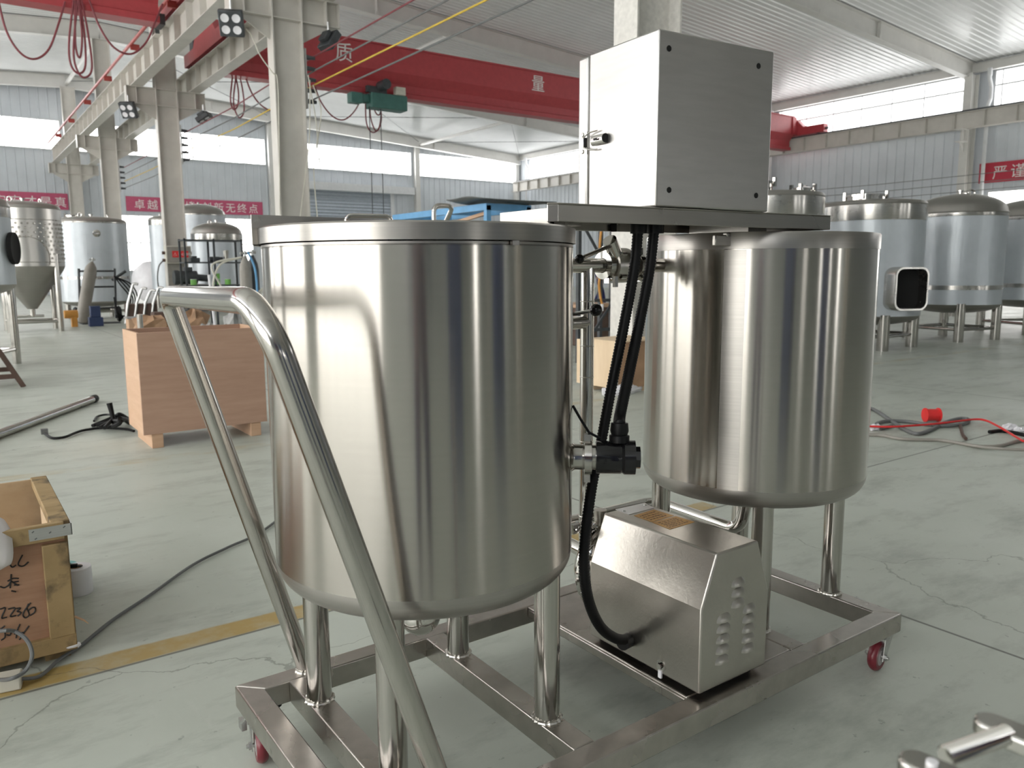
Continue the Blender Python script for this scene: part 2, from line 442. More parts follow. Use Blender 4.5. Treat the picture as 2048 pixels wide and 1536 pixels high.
# ------------------------------------------------------------------ the hall
XL, XR, YF, YB = -11.0, 35.6, -57.0, 48.8
COLX = 6.2; FRAMES = [-46.3, -35.8, -25.3, -14.8, -4.3, 6.2, 16.6, 27.1, 37.7, 48.2]
RIDGE, EAVE = 11.35, 9.5
def roofz(x): return RIDGE-(abs(x-COLX)*(RIDGE-EAVE)/(XR-COLX))
mb = MB(); mb.add([(XL-.2, YF-.2, 0), (XR+.2, YF-.2, 0), (XR+.2, YB+.2, 0), (XL-.2, YB+.2, 0)], [(0, 1, 2, 3)])
struct('floor', mb, 'floor', smooth=False)
def ribwall(name, axis, fixed, a0, a1, ztop, inward, pitch=.42, dep=.035):
    pts = []; a = a0
    while a < a1-1e-6:
        for (t, d) in ((0, 0), (.80, 0), (.86, dep), (.94, dep)): pts.append((min(a+t*pitch, a1), d))
        a += pitch
    pts.append((a1, 0)); vs = []; fs = []
    for (p, d) in pts:
        c = fixed+inward*d
        for z in (0, ztop(p) if callable(ztop) else ztop): vs.append((c, p, z) if axis == 'x' else (p, c, z))
    for i in range(len(pts)-1):
        q = (2*i, 2*i+2, 2*i+3, 2*i+1); fs.append(q)
    return struct(name, MB().add(vs, fs), 'wall', smooth=False)
ribwall('wall_back', 'y', YB, XL, XR, roofz, -1)
ribwall('wall_front', 'y', YF, XL, XR, roofz, 1)
ribwall('wall_right', 'x', XR, YF, YB, EAVE+.05, -1)
ribwall('wall_left', 'x', XL, YF, YB, EAVE+.05, 1)
pts = []; y = YF
while y < YB-1e-6:
    for t, d in ((0, 0), (.72, 0), (.80, -.03), (.92, -.03)): pts.append((min(y+t*.27, YB), d))
    y += .27
vs = []; fs = []
for (p, d) in pts: vs += [(XL, p, roofz(XL)+d), (COLX, p, RIDGE+d), (XR, p, roofz(XR)+d)]
for i in range(len(pts)-1):
    a = 3*i; fs += [(a, a+1, a+4, a+3), (a+1, a+2, a+5, a+4)]
struct('ceiling', MB().add(vs, fs), 'ceil', smooth=False)

wn = [0]
def window(axis, fixed, a0, a1, z0, z1, inward, mull, mat='strip', transom=None, fr=.05, dp=.07):
    wn[0] += 1
    def bx(mb, a, b, zz0, zz1, d0, d1):
        c0, c1 = fixed+inward*d0, fixed+inward*d1
        return mb.box(c0, a, zz0, c1, b, zz1) if axis == 'x' else mb.box(a, c0, zz0, b, c1, zz1)
    f = MB()
    bx(f, a0-fr, a1+fr, z0-fr, z0, 0, dp+.05); bx(f, a0-fr, a1+fr, z1, z1+fr, 0, dp+.03)
    bx(f, a0-fr, a0, z0, z1, 0, dp+.03); bx(f, a1, a1+fr, z0, z1, 0, dp+.03)
    for q in mull: bx(f, q-.025, q+.025, z0, z1, dp-.02, dp+.02)
    if transom: bx(f, a0, a1, transom-.035, transom+.035, dp-.02, dp+.03)
    o = struct('window_%d' % wn[0], f, 'trim', smooth=False)
    g = MB(); bx(g, a0, a1, z0, z1, dp-.05, dp-.01)
    struct('pane', g, mat, parent=o, smooth=False)
    return o
# gable wall behind: high band, bays between posts
for a0, a1, ms in ((-3.6, 5.75, [-2.8, -1.3, .2, 1.72, 3.25, 4.77]), (6.45, 16.6, [7.9, 9.4, 10.92, 12.43, 13.96, 15.5]),
                   (17.15, 26.55, [18.6, 20.1, 21.66, 23.2, 24.6, 26.1]), (27.25, 35.2, [27.8, 29.24, 30.76, 32.3, 33.8])):
    window('y', YB, a0, a1, 7.58, 9.02, -1, ms)
for a0, a1 in ((8.42, 10.22), (13.8, 15.6)):
    window('y', YB, a0, a1, 1.28, 4.28, -1, [a0+.35 if a0 < 9 else a1-.4, (a0+a1)/2], 'low', transom=2.8)
# right side wall: high band with a transom
for i, (y0, y1) in enumerate(((27.3, 36.9), (17.0, 26.05), (6.6, 15.75), (-3.8, 5.4))):
    window('x', XR, y0, y1, 7.6, 9.05, -1, [y0+.2+1.45*k for k in range(1, int((y1-y0)/1.45)+1)], 'strip_right', transom=8.5)
window('x', XR, 38.3, 47.2, 7.6, 9.05, -1, [39.5+1.45*k for k in range(6)], 'strip_right', transom=8.5)
# left wall and front part of the hall, seen only in the reflections on the steel
for y0, y1 in ((-14.2, -5), (-3.7, 5.6), (6.8, 16), (17.2, 26.5), (27.7, 37)):
    window('x', XL, y0, y1, 7.6, 9.05, 1, [y0+1.5*k for k in range(1, 6)])
    if y0 > -5: window('x', XL, y0-(2.4 if y0 < 0 else -.6), y1-.6, .5, 5.2, 1, [y0+.6+1.6*k for k in range(1, 5)], 'low', transom=3.6)
window('x', XR, 6.9, 15.7, 1.2, 4.25, -1, [6.9+1.45*k for k in range(1, 6)], 'low', transom=3.0)
window('y', YF, 9.0, 11.4, .1, 5.0, 1, [10.2], mat='streak_pane', transom=3.2)  # this and the next two: glowing panes added for streaks in the tanks
window('y', YF, 19.5, 21, .1, 5.0, 1, [], mat='streak_pane', transom=3.2)
window('y', YF, 31.5, 34.2, .1, 5.0, 1, [32.8], mat='streak_pane', transom=3.2)
window('y', YF, -9, -5, .9, 4.2, 1, [-7.7, -6.4], 'low', transom=3.)
# roller shutter door in the gable
d = MB(); z = 0.
prof = []
while z < 6.3: prof += [(z, .0), (z+.10, .045), (z+.20, .0)]; z += .20
vs = []; fs = []
for (zz, dd) in prof: vs += [(18.95, YB-.06-dd, zz), (24.95, YB-.06-dd, zz)]
for i in range(len(prof)-1): fs.append((2*i, 2*i+1, 2*i+3, 2*i+2))
door = struct('door_1', MB().add(vs, fs), 'shutter', smooth=False)
struct('guide_rail', MB().box(18.75, YB-.16, 0, 18.95, YB-.02, 6.5).box(24.95, YB-.16, 0, 25.2, YB-.02, 6.5), 'trim', parent=door)
struct('shutter_housing', MB().box(18.6, YB-.5, 6.25, 26.6, YB-.02, 6.72), 'trim', parent=door)
# gable posts and wall beam
for i, x in enumerate((-9.0, -3.9, 6.12, 16.92, 26.95, 35.3)):
    struct('trim_%d' % (i+1), MB().box(x-.17, YB-.36, 0, x+.17, YB-.04, roofz(x)-.62), 'paint_light', bevel=.01)
# portal rafters
def rafter(y, h0=.62, h1=.72):
    mb = MB()
    for s, xe in ((1, XR-.25), (-1, XL+.25)):
        xs = [COLX, COLX+s*(abs(xe-COLX)*.5), xe]
        for xa, xb in zip(xs[:-1], xs[1:]):
            za, zb = roofz(xa)-.06, roofz(xb)-.06; h = h0
            mb.bar((xa, y, za-.01), (xb, y, zb-.01), .30, .024); mb.bar((xa, y, za-h), (xb, y, zb-h), .30, .024)
            mb.bar((xa, y, za-h/2), (xb, y, zb-h/2), .016, h)
            for k in range(1, 4):
                xk = xa+(xb-xa)*k/4; zk = roofz(xk)-.06
                if k == 2: mb.box(xk-.01, y-.14, zk-h, xk+.01, y+.14, zk)
                mb.box(xk-.06, y-.15, zk-h+.02, xk+.06, y-.13, zk-h+.14)
    return struct('roof_rafter', mb, 'paint_light', smooth=False)
for y in FRAMES: rafter(y)
# ridge side ties between the frames
for x, ya, yb in ((6.2, 37.7, 48.2), (27, 37.7, 48.2), (16.8, 27.1, 37.7), (26.5, -4.3, 6.2)):
    struct('tie_pipe', MB().cyl((x, ya, roofz(x)-.5), (x, yb, roofz(x)-.5), .085, n=12), 'paint_light')
for (xa, ya, xb, yb) in ((6.4, 38, 16.6, 48), (16.6, 38, 6.4, 48), (17, 38, 26.8, 48), (26.8, 38, 17, 48), (27.2, 38, 35.2, 48), (35.2, 38, 27.2, 48)):
    struct('brace_rod', MB().cyl((xa, ya, roofz(xa)-.35), (xb, yb, roofz(xb)-.35), .016, n=6), 'dark')
struct('eave_beam', MB().ibeam((XR-.35, YF+.2, 9.27), (XR-.35, YB-.2, 9.27), .36, .2, .02), 'paint_light', smooth=False)

# ------------------------------------------------------------------ columns of the middle row
RAIL_Z = 7.44
def column_mb(x, y, z1):
    m_ = MB(); a, b, t = .32, .17, .024
    m_.box(x-a, y-b, 0, x-a+t, y+b, z1); m_.box(x+a-t, y-b, 0, x+a, y+b, z1); m_.box(x-a+t, y-.01, 0, x+a-t, y+.01, z1)
    return m_
def corbel(parent, x, y):
    m_ = MB(); L = 1.14
    for s in (-1, 1):
        p, q = (x+s*.32, y, 6.525), (x+s*L, y, 6.525)
        m_.ibeam(p, q, .51, .30, .02)
        m_.box(x+s*L-.01, y-.15, 6.27, x+s*L+.01, y+.15, 6.78)
        m_.box(x+s*.86-.01, y-.15, 6.29, x+s*.86+.01, y+.15, 6.76)
        m_.prism([(x+s*.32, y-.012, 6.27), (x+s*1.0, y-.012, 6.27), (x+s*.32, y-.012, 5.86)], (0, .024, 0))
    for z in (6.28, 6.77): m_.box(x-.30, y-.16, z-.01, x+.30, y+.16, z+.01)
    return part('corbel', m_, 'paint', parent, smooth=False)
COLNAMES = {6.2: ('pale steel column rising behind the control box on the cart', 'concrete'),
            16.6: ('pale steel column with insulators rising behind the left tank of the cart', 'paint'),
            27.1: ('pale steel column carrying a grey electrical box with a red warning sign', 'paint'),
            37.7: ('pale steel column standing behind the film-wrapped tank on the left', 'paint'),
            48.0: ('pale steel column farthest off, beside the pink banner end on the gable', 'paint'),
            -4.3: ('pale steel column of the middle row, first behind the camera', 'paint'),
            -14.8: ('pale steel column of the middle row, second behind the camera', 'paint')}
cols = {}
for y, (lab, mt) in COLNAMES.items():
    t = thing('steel_column', lab, 'column', (COLX, y, 0), 'columns of the middle row')
    part('shaft', column_mb(COLX, y, roofz(COLX)-.68), mt, t, smooth=False)
    corbel(t, COLX, y); part('base_plate', MB().box(COLX-.4, y-.28, 0, COLX+.4, y+.28, .03), 'paint', t)
    cols[y] = t
for y, lab in ((37.7, 'pale steel wall column near the far right corner'), (26.6, 'pale steel wall column behind the control box, with a downpipe'),
               (16.45, 'pale steel wall column beside the red banner on the right wall'), (5.8, 'pale steel wall column on the right side, outside the right edge')):
    t = thing('steel_column', lab, 'column', (34.95, y, 0), 'columns along the right wall')
    m_ = MB(); x = 34.98
    m_.box(x-.3, y-.16, 0, x-.276, y+.16, 9.0); m_.box(x+.28, y-.16, 0, x+.3, y+.16, 9.0); m_.box(x-.276, y-.01, 0, x+.28, y+.01, 9.0)
    part('shaft', m_, 'paint_light', t, smooth=False)
    m_ = MB(); m_.box(34.2, y-.15, 6.27, 34.68, y+.15, 6.30); m_.box(34.2, y-.15, 6.74, 34.68, y+.15, 6.78); m_.box(34.45, y-.012, 6.30, 34.68, y+.012, 6.74)
    m_.prism([(34.68, y-.012, 6.27), (34.3, y-.012, 6.27), (34.68, y-.012, 5.9)], (0, .024, 0))
    part('corbel', m_, 'paint_light', t, smooth=False)
# crane runway beams
def runway(x, y0, y1, label):
    t = thing('crane_runway_beam', label, 'beam', (x, (y0+y1)/2, 6.78), 'crane runway beams')
    m_ = MB(); zc = (6.78+RAIL_Z)/2
    m_.ibeam((x, y0, zc), (x, y1, zc), RAIL_Z-6.78, .34, .022)
    part('girder', m_, 'paint', t, smooth=False)
    s_ = MB(); y = y0+.2
    while y < y1-.1: s_.box(x-.16, y-.008, 6.80, x+.16, y+.008, RAIL_Z-.022); y += 1.17
    part('web_stiffeners', s_, 'paint', t, smooth=False)
    part('rail', MB().box(x-.035, y0, RAIL_Z, x+.035, y1, RAIL_Z+.09), 'dark', t)
    return t
runway(5.36, -56, 47.9, 'stiffened cream crane beam along the left side of the middle columns')
runway(7.04, -56, 47.9, 'stiffened cream crane beam on the right side of the middle columns, under the red end truck')
runway(34.5, -56, 47.9, 'stiffened cream crane beam along the right wall')
bar = MB().tube([(5.0, 10, 7.62), (5.0, 46.8, 7.62)], .045, 8)
for k in range(8): bar.box(4.98, 12+4.5*k, 7.46, 5.22, 12.06+4.5*k, 7.62)
solo('conductor_bar', bar, 'redbar', 'long red power rail running along the top of the left crane beam', 'power rail')

# ------------------------------------------------------------------ red crane of the right bay
gy = 24.6
t = thing('bridge_crane', 'red bridge crane spanning the bay behind the cart, white lettering on its girder', 'crane', (20.8, gy, 7.44))
g = MB(); x0, x1 = 7.35, 34.2
pr = [(-.38, 8.42), (-.38, 7.62), (-.16, 7.30), (-.16, 7.06), (-.24, 7.02), (-.24, 6.88), (.24, 6.88), (.24, 7.02), (.16, 7.06), (.16, 7.30), (.38, 7.62), (.38, 8.42)]
g.prism([(x0, gy+a, b) for a, b in pr], (x1-x0, 0, 0))
g.box(x0, gy-.42, 8.40, x1, gy+.42, 8.45)
part('girder', g, 'red', t, smooth=False)
text_mesh('girder_lettering', '质', .62, aty(670, 117, gy-.39), (1, 0, 0), (0, 0, 1), 'white', t)
text_mesh('girder_lettering', '量', .62, aty(1063, 178, gy-.39), (1, 0, 0), (0, 0, 1), 'white', t)
for xc, s in ((7.04, 1), (34.5, -1)):
    e = MB()
    e.box(xc-.17, gy-1.9, 7.56, xc+.17, gy+2.7, 7.92)
    e.prism([(xc-.17, gy-.8, 7.92), (xc-.17, gy+1.6, 7.92), (xc-.17, gy+1.2, 8.30), (xc-.17, gy-.4, 8.30)], (.34+0, 0, 0))
    e.prism([(xc+s*.17, gy-.5, 7.58), (xc+s*.17, gy+.5, 7.58), (xc+s*.17, gy+.42, 8.4), (xc+s*.17, gy-.42, 8.4)], (s*.3, 0, 0))
    ob = part('end_truck', e, 'red', t, smooth=False)
    for yy in (gy-1.5, gy+2.3): part('wheel', MB().cyl((xc-.08, yy, 7.66), (xc+.08, yy, 7.66), .125, n=18), 'dark', ob)
    part('buffer', MB().cyl((xc, gy-2.02, 7.72), (xc, gy-1.9, 7.72), .06, n=10), 'dark', ob); part('travel_motor', MB().box(xc-.14, gy+1.7, 7.92, xc+.1, gy+2.1, 8.25), 'dark', ob, bevel=.02)
h = thing('hoist', 'green electric wire rope hoist hanging under the red crane girder', 'hoist', (11.8, gy, 6.5))
part('drum_housing', MB().box(11.75, gy-.55, 6.40, 13.05, gy-.05, 6.875), 'green', h, bevel=.03)
part('gear_box', MB().box(11.1, gy-.45, 6.5, 11.5, gy-.1, 6.82).box(11.5, gy-.4, 6.55, 11.75, gy-.15, 6.8), 'green', h, bevel=.02)
part('motor', MB().cyl((12.1, gy-.95, 7.08), (12.1, gy-.48, 7.08), .16, n=16).box(11.6, gy-.55, 6.86, 12.3, gy-.42, 7.05), 'dark', h)
part('control_case', MB().box(12.6, gy-.62, 6.87, 12.95, gy-.42, 7.12), 'cream', h, bevel=.01)
for xx in (11.75, 12.15): part('rope', MB().tube([(xx, gy-.35, 6.45), (xx+.02, gy-.35, 1.9)], .014, 6), 'dark', h)
part('hook_block', MB().box(11.78, gy-.45, 1.7, 12.15, gy-.25, 2.05).tube(smooth_path([(11.96, gy-.35, 1.7), (11.96, gy-.35, 1.5), (12.06, gy-.35, 1.38), (11.98, gy-.35, 1.28), (11.86, gy-.35, 1.36)]), .03, 8), 'yellow', h)
def festoon(pix, y, label, r=.022, mat='cablered'):
    m_ = MB()
    for p in pix:
        q = [aty(a, b, y) for a, b in p]
        for k in (0, -1):
            if q[k].z > 5.9: q[k].z = max(q[k].z, 6.92)
        m_.tube(smooth_path(q, 6), r, 6)
    return solo('festoon_cable', m_, mat, label, 'cable', 'festoon cables of the cranes')
festoon([[(735, 165), (731, 210), (734, 250), (746, 265), (759, 252), (762, 205), (756, 165)], [(745, 162), (740, 225), (752, 262), (763, 235), (752, 162)], [(748, 165), (748, 215), (758, 230), (765, 205), (760, 165)]],
        gy-.1, 'bunch of dark red cable loops hanging beside the green hoist')
festoon([[(626, 160), (640, 200), (662, 230), (685, 240), (706, 226), (722, 198), (734, 160)]], gy-.1, 'single dark red cable sagging left of the green hoist')
festoon([[(466, 145), (461, 195), (466, 218), (475, 212), (477, 185), (470, 145)], [(473, 145), (467, 205), (478, 235), (488, 222), (486, 185), (478, 145)]], gy+.1, 'dark red cable loops hanging left of the column with insulators')
festoon([[(488, 145), (503, 185), (522, 210), (546, 222), (575, 215), (600, 170)]], gy+.1, 'dark red cable sagging behind the column with insulators')
# crane of the left bay
ly = 20.4
t = thing('bridge_crane', 'red bridge crane of the left bay, only its underside shows at the top left', 'crane', (-3, ly, 7.44))
g = MB(); g.prism([(-10.4, ly+a, b-.05) for a, b in pr], (15.0, 0, 0)); part('girder', g, 'red', t, smooth=False)
e = MB(); e.box(5.36-.17, ly-2.2, 7.56, 5.36+.17, ly+2.2, 7.92); e.prism([(4.55, ly-.5, 7.72), (4.55, ly+.5, 7.72), (4.55, ly+.42, 8.3), (4.55, ly-.42, 8.3)], (.66, 0, 0))
ob = part('end_truck', e, 'red', t, smooth=False)
for yy in (ly-1.8, ly+1.8): part('wheel', MB().cyl((5.28, yy, 7.66), (5.44, yy, 7.66), .125, n=18), 'dark', ob)
part('collector', MB().bar((4.9, ly+1.5, 7.7), (5.1, ly+2.3, 7.3), .1, .1).box(4.8, ly+1.2, 7.2, 5.05, ly+1.7, 7.45), 'dark', t)
festoon([[(-6, 0), (12, 60), (40, 105), (70, 118), (98, 98), (118, 45), (130, 3)]], ly-.3, 'red cable sagging at the top left corner')
festoon([[(147, 0), (138, 85), (142, 130), (158, 147), (171, 130), (168, 60), (158, 0)], [(155, 0), (147, 100), (155, 142), (170, 155), (184, 135), (175, 60), (163, 0)], [(150, 0), (151, 90), (160, 115), (164, 70), (156, 0)]],
        ly-.3, 'bunch of red cable loops hanging under the left crane girder')
festoon([[(178, 0), (200, 55), (228, 95), (262, 108), (292, 85), (312, 40), (325, 8)]], ly-.3, 'red cable sagging between the loops and the left crane beam')

# flood lamps, insulators and line wires
def flood(p, aim, label, sz=.42):
    t = thing('flood_lamp', label, 'lamp', p, 'flood lamps under the corbels')
    a = Vector(aim).normalized(); u, v = basis(a); p = Vector(p)
    h_ = sz/2
    m_ = MB(); m_.obox(p-u*h_-v*h_*1.05-a*.16, u*sz, v*sz*1.05, a*.16)
    m_.obox(p-u*h_*.6-v*h_*.6-a*.26, u*sz*.6, v*sz*.6, a*.1)
    part('housing', m_, 'dark', t, bevel=.02)
    for i in (-1, 1):
        for j in (-1, 1):
            c = p+u*i*sz*.23+v*j*sz*.23
            part('reflector', MB().lathe([(.0, .003), (.05, .006), (.08, .012)], c, a, 14), 'plastic_white', t)  # plain white discs for the lamp cells
    part('bracket', MB().bar(p-a*.1, p-a*.1+Vector((0, 0, sz*.9)), .06, .03), 'zinc', t)
flood(aty(462, 48, 16.3)+Vector((0, 0, 0)), (-.35, -.75, -.45), 'square flood lamp with four white cells under the near corbel, left end', .46)
flood(aty(664, 88, 16.45), (.75, .2, -.55), 'dark flood lamp turned away under the near corbel, right end', .4)
flood(aty(255, 222, 26.9), (-.5, -.65, -.5), 'small square flood lamp under the second corbel, left end', .46)
flood(aty(411, 240, 26.9), (.4, -.3, -.85), 'small flat flood lamp under the second corbel, right end', .42)
for y in (16.6, 27.1, 37.7):
    t = thing('insulator_rack', {16.6: 'row of insulators on the column behind the left tank', 27.1: 'row of dark insulators on the column with the electrical box', 37.7: 'row of small insulators on the column behind the film-wrapped tank'}[y], 'insulator', (6.6, y, 5.0))
    part('bracket_bar', MB().box(6.53, y-.2, 4.55, 6.56, y-.14, 5.75), 'zinc', t)
    for k in range(5): part('insulator', MB().cyl((6.56, y-.17, 4.7+.22*k), (6.75, y-.17, 4.7+.22*k), .05, .035, n=10), 'dark', t)
for k, (mt, nm) in enumerate((('cablered', 'thin dark red line wire, topmost of the wires on the near column'), ('greycable', 'thin grey line wire, second of the wires on the near column'),
                              ('yellow', 'thin yellow line wire, third of the wires on the near column'), ('greycable', 'thin grey line wire, lowest of the wires on the near column'))):
    z = 5.62-.28*k
    solo('line_wire', MB().tube([(6.74, 2, z+.1), (6.74, 9, z-.02), (6.74, 16.4, z), (6.74, 22, z-.10), (6.74, 27, z-.05), (6.74, 32, z-.1), (6.74, 37.6, z-.05)], .016, 6), mt, nm, 'wire', 'line wires along the middle columns')
m_ = MB()
for a, b in (((616, 150), (635, 440)), ((620, 160), (600, 440)), ((626, 170), (640, 330))):
    m_.tube(smooth_path([aty(a[0], a[1], 16.35), aty((a[0]+b[0])/2+9, (a[1]+b[1])/2-30, 16.3), aty((a[0]+b[0])/2+2, (a[1]+b[1])/2+40, 16.35), aty(b[0], b[1], 16.35)]), .012, 6)
solo('dangling_wire', m_, 'cream', 'loose pale wires hanging down the column with insulators', 'wire')
m_ = MB().tube(smooth_path([aty(492, 57, 16.3), aty(505, 75, 16.35), aty(520, 110, 16.38), aty(545, 145, 16.38), aty(555, 160, 16.40), aty(558, 260, 16.40), aty(560, 430, 16.41)]), .012, 6)
solo('lamp_cord', m_, 'cream', 'thin pale cord running from the near flood lamp down the column', 'cord')
for k in range(3):
    z = 4.95-.32*k
    solo('wall_wire', MB().tube([(34.6, 12, z+.02), (34.6, 20, z-.05), (34.6, 27, z)], .014, 6), 'greycable', ('topmost', 'middle', 'lowest')[k]+' of three thin grey wires strung along the right wall', 'wire')
# rain pipes
def downpipe(x, y, label):
    pth = fillet([(x, y, 9.1), (x, y, 8.75), (x+.22, y, 8.45), (x+.22, y, 7.95), (x+.05, y, 7.7), (x+.05, y, 0.01)], .15, 5)
    m_ = MB().tube(pth, .075, 10); m_.cyl((x, y, 8.85), (x, y, 9.15), .095, n=12)
    return solo('downpipe', m_, 'trim', label, 'pipe', 'rain pipes on the right wall')
downpipe(35.15, 15.85, 'white rain pipe with an offset bend on the right wall, near the red banner')
downpipe(35.15, 26.25, 'white rain pipe just right of the control box at the crane end')
downpipe(34.9, 46.9, 'white rain pipe in the far corner of the hall')

# banners
def banner(p0, ex, w_, h_, body, label, mat, size, spacing, x_off, toff=.17):
    ex = Vector(ex); n = ex.cross(Vector((0, 0, 1))); p0 = Vector(p0)
    m_ = MB().obox(p0, ex*w_, n*.02, Vector((0, 0, h_)))
    o = solo('banner', m_, mat, label, 'banner', 'slogan banners on the walls', smooth=False)
    text_mesh('lettering', body, size, p0+ex*x_off+n*.022+Vector((0, 0, toff)), ex, (0, 0, 1), 'white', o, .002, spacing=spacing)
    return o
banner((8.72, YB-.04, 4.54), (1, 0, 0), 7.6, .80, '卓越无止境 创新无终点', 'pink slogan banner on the gable, split by the column with the electrical box', 'banner_pink', .58, 1.33, .40)
banner((-1.75, YB-.04, 4.48), (1, 0, 0), 7.65, .84, '平平安安才是真', 'pink slogan banner on the gable above the dimpled cone tank, left edge', 'banner_pink', .58, 1.33, 2.95)
banner((XR-.04, 16.15, 4.65), (0, -1, 0), 8.0, .80, '严谨思考 严密操作', 'red slogan banner with white characters on the right wall', 'banner_red', .58, 1.35, .52)

# ------------------------------------------------------------------ the two-tank cart (dimensions on a 7:6 drawing, K brings them to metres)
K = 6/7
def Y14(px, py, y): return aty(px, py, y*K)/K
def X14(px, py, x): return atx(px, py, x*K)/K
def Z14(px, py, z):
    r = ray(px, py); return (CAM + r*((z*K-CAM.z)/r.z))/K
def mk(): return MB(K)
cart = thing('tank_cart', 'wheeled stainless steel cart with two brushed tanks, push handle, pump and control box', 'cart', (1.62*K, 1.79*K, 0))
ZT, ZB, TW = .20, .132, .068
XA, XB_, YN, YFR = .596, 2.64, 1.343, 2.235
def tube_sq(m_, p, q, mit0=0, mit1=0, side=(0, 0)):
    m_.bar(p, q, TW, ZT-ZB)
zc = (ZT+ZB)/2
def frame_rail(ax, c0, a, b):
    # mitred square tube: outer length a..b, ax 'x' or 'y', c0 outer face, direction of inside sign in tuple
    c, s = c0
    o = [(a, c), (b, c), (b-TW, c+s*TW), (a+TW, c+s*TW)]
    P = [((u, v, ZB) if ax == 'x' else (v, u, ZB)) for u, v in o]
    return mk().prism(P, (0, 0, ZT-ZB))
fr = part('base_frame', frame_rail('x', (YN, 1), XA, XB_), 'frame', cart, bevel=.004)
part('rail', frame_rail('x', (YFR, -1), XA, XB_), 'frame', fr, bevel=.004)
part('rail', frame_rail('y', (XA, 1), YN, YFR), 'frame', fr, bevel=.004)
part('rail', frame_rail('y', (XB_, -1), YN, YFR), 'frame', fr, bevel=.004)
for x0, x1 in ((.735, .803), (1.197, 1.265), (2.10, 2.168)):
    part('cross_member', mk().box(x0, YN+TW, ZB, x1, YFR-TW, ZT), 'frame', fr, bevel=.003)
pl = mk().box(1.615, YN+TW+.002, ZT-.010, 2.098, YFR-TW-.002, ZT-.001)
pl.box(1.615, YN+TW+.002, ZT-.040, 1.622, YFR-TW-.002, ZT-.010)
part('pump_plate', pl, 'frame', fr, bevel=.003)
def weld_ring(m_, c, r, th=.006):
    n = 40; P = []; R = []
    for i in range(n):
        a = 2*PI*i/n; P.append((c[0]+r*math.cos(a), c[1]+r*math.sin(a), c[2])); R.append(th*(1+.35*math.sin(i*2.6)))
    m_.tube(P, R, 8, closed=True); return m_
def tank(cx, cy, R, zb, zt, legs, seam=None):
    rho = .068
    prof = [(0, zb-.004), (R-rho-.05, zb)]
    for i in range(11):
        a = -PI/2+PI/2*i/10; prof.append((R-rho+rho*math.cos(a), zb+rho+rho*math.sin(a)))
    sh = mk().lathe([(R, zb+rho), (R, zt-.05)], (cx, cy, 0), n=96)
    s_ = part('tank', sh, 'tank', cart)
    part('bottom_dish', mk().lathe(prof, (cx, cy, 0), n=96), 'band', s_)
    for (lx, ly) in legs:
        l = part('leg', mk().cyl((lx, ly, ZT), (lx, ly, zb+.05), .0345, n=28, caps=False), 'tube', s_)
        part('weld_bead', weld_ring(mk(), (lx, ly, ZT+.002), .036), 'weld', s_)
    return s_
T1 = tank(.998, 1.79, .387, .612, 1.505, [(.77, 2.02), (.77, 1.565), (1.231, 2.02), (1.231, 1.565)])
T2 = tank(2.362, 1.795, .391, .622, 1.512, [(2.134, 1.565), (2.134, 2.02), (2.604, 1.60), (2.604, 2.02)])
# tank 1: rim lid in two halves, the rear one with a turned-up edge
c1, R1 = (.998, 1.79, 0), .387
chord = .115
a_c = math.asin(chord/(R1+.008))
part('rim', mk().lathe([(R1-.0, 1.452), (R1-.0, 1.46), (R1-.004, 1.46)], c1, n=96), 'band', T1)
fl = mk().lathe([(R1+.0015, 1.463), (R1+.006, 1.463), (R1+.006, 1.498), (R1+.002, 1.502), (0, 1.504)], c1, n=96, a0=a_c-2*PI+PI-2*a_c+.0, a1=a_c)
part('front_lid', fl, 'band', T1)
rl = mk().lathe([(R1+.004, 1.460), (R1+.016, 1.460), (R1+.016, 1.505), (R1+.012, 1.509), (0, 1.509)], c1, n=60, a0=a_c, a1=PI-a_c)
cx_ = (R1+.016)*math.cos(a_c)
rl.box(c1[0]-cx_-.004, c1[1]+chord-.004, 1.462, c1[0]+cx_, c1[1]+chord, 1.532)
part('rear_lid', rl, 'tray', T1)
hp = Z14(742, 440, 1.505)
hx, hy = .815, 1.70
part('lid_handle', mk().tube(fillet([(hx-.05, hy+.012, 1.500), (hx-.05, hy+.012, 1.524), (hx+.05, hy-.012, 1.524), (hx+.05, hy-.012, 1.500)], .014, 6), .0055, 10), 'pipe', T1)
part('lid_stop', mk().box(1.0, 1.79-R1-.012, 1.452, 1.018, 1.79-R1-.003, 1.462), 'frame', T1)
part('lid_bolt', mk().lathe([(0, 0), (.007, .0), (.007, .012), (0, .013)], (.665, 1.79-.16, 1.443), (-.4, -.9, 0), 12), 'pipe', T1)
# drain under tank 1
dr = mk().lathe([(.05, .62), (.05, .49)], (.965, 1.775, 0), n=28)
dr.sphere((.965, 1.775, .488), .055, 24, (1, 1, .95)); dr.tube(fillet([(.965, 1.775, .488), (1.0, 1.90, .482), (1.0, 2.08, .482), (1.62, 2.08, .36)], .06, 6), .022, 14)
part('drain_elbow', dr, 'pipe', T1)
# tank 2: top ring
part('rim', mk().lathe([(.391, 1.46), (.3925, 1.4605), (.3925, 1.508), (.390, 1.512), (0, 1.5125)], (2.362, 1.795, 0), n=96), 'band', T2)
part('seam_strip', mk().lathe([(.3916, .69), (.3916, 1.458)], (2.362, 1.795, 0), n=8, a0=math.radians(202), a1=math.radians(212)), 'band', T2)
part('lid_clip', mk().box(1.935, 1.63, 1.468, 2.012, 1.645, 1.503).box(1.985, 1.628, 1.497, 2.002, 1.646, 1.511), 'tray', T2, bevel=.003)
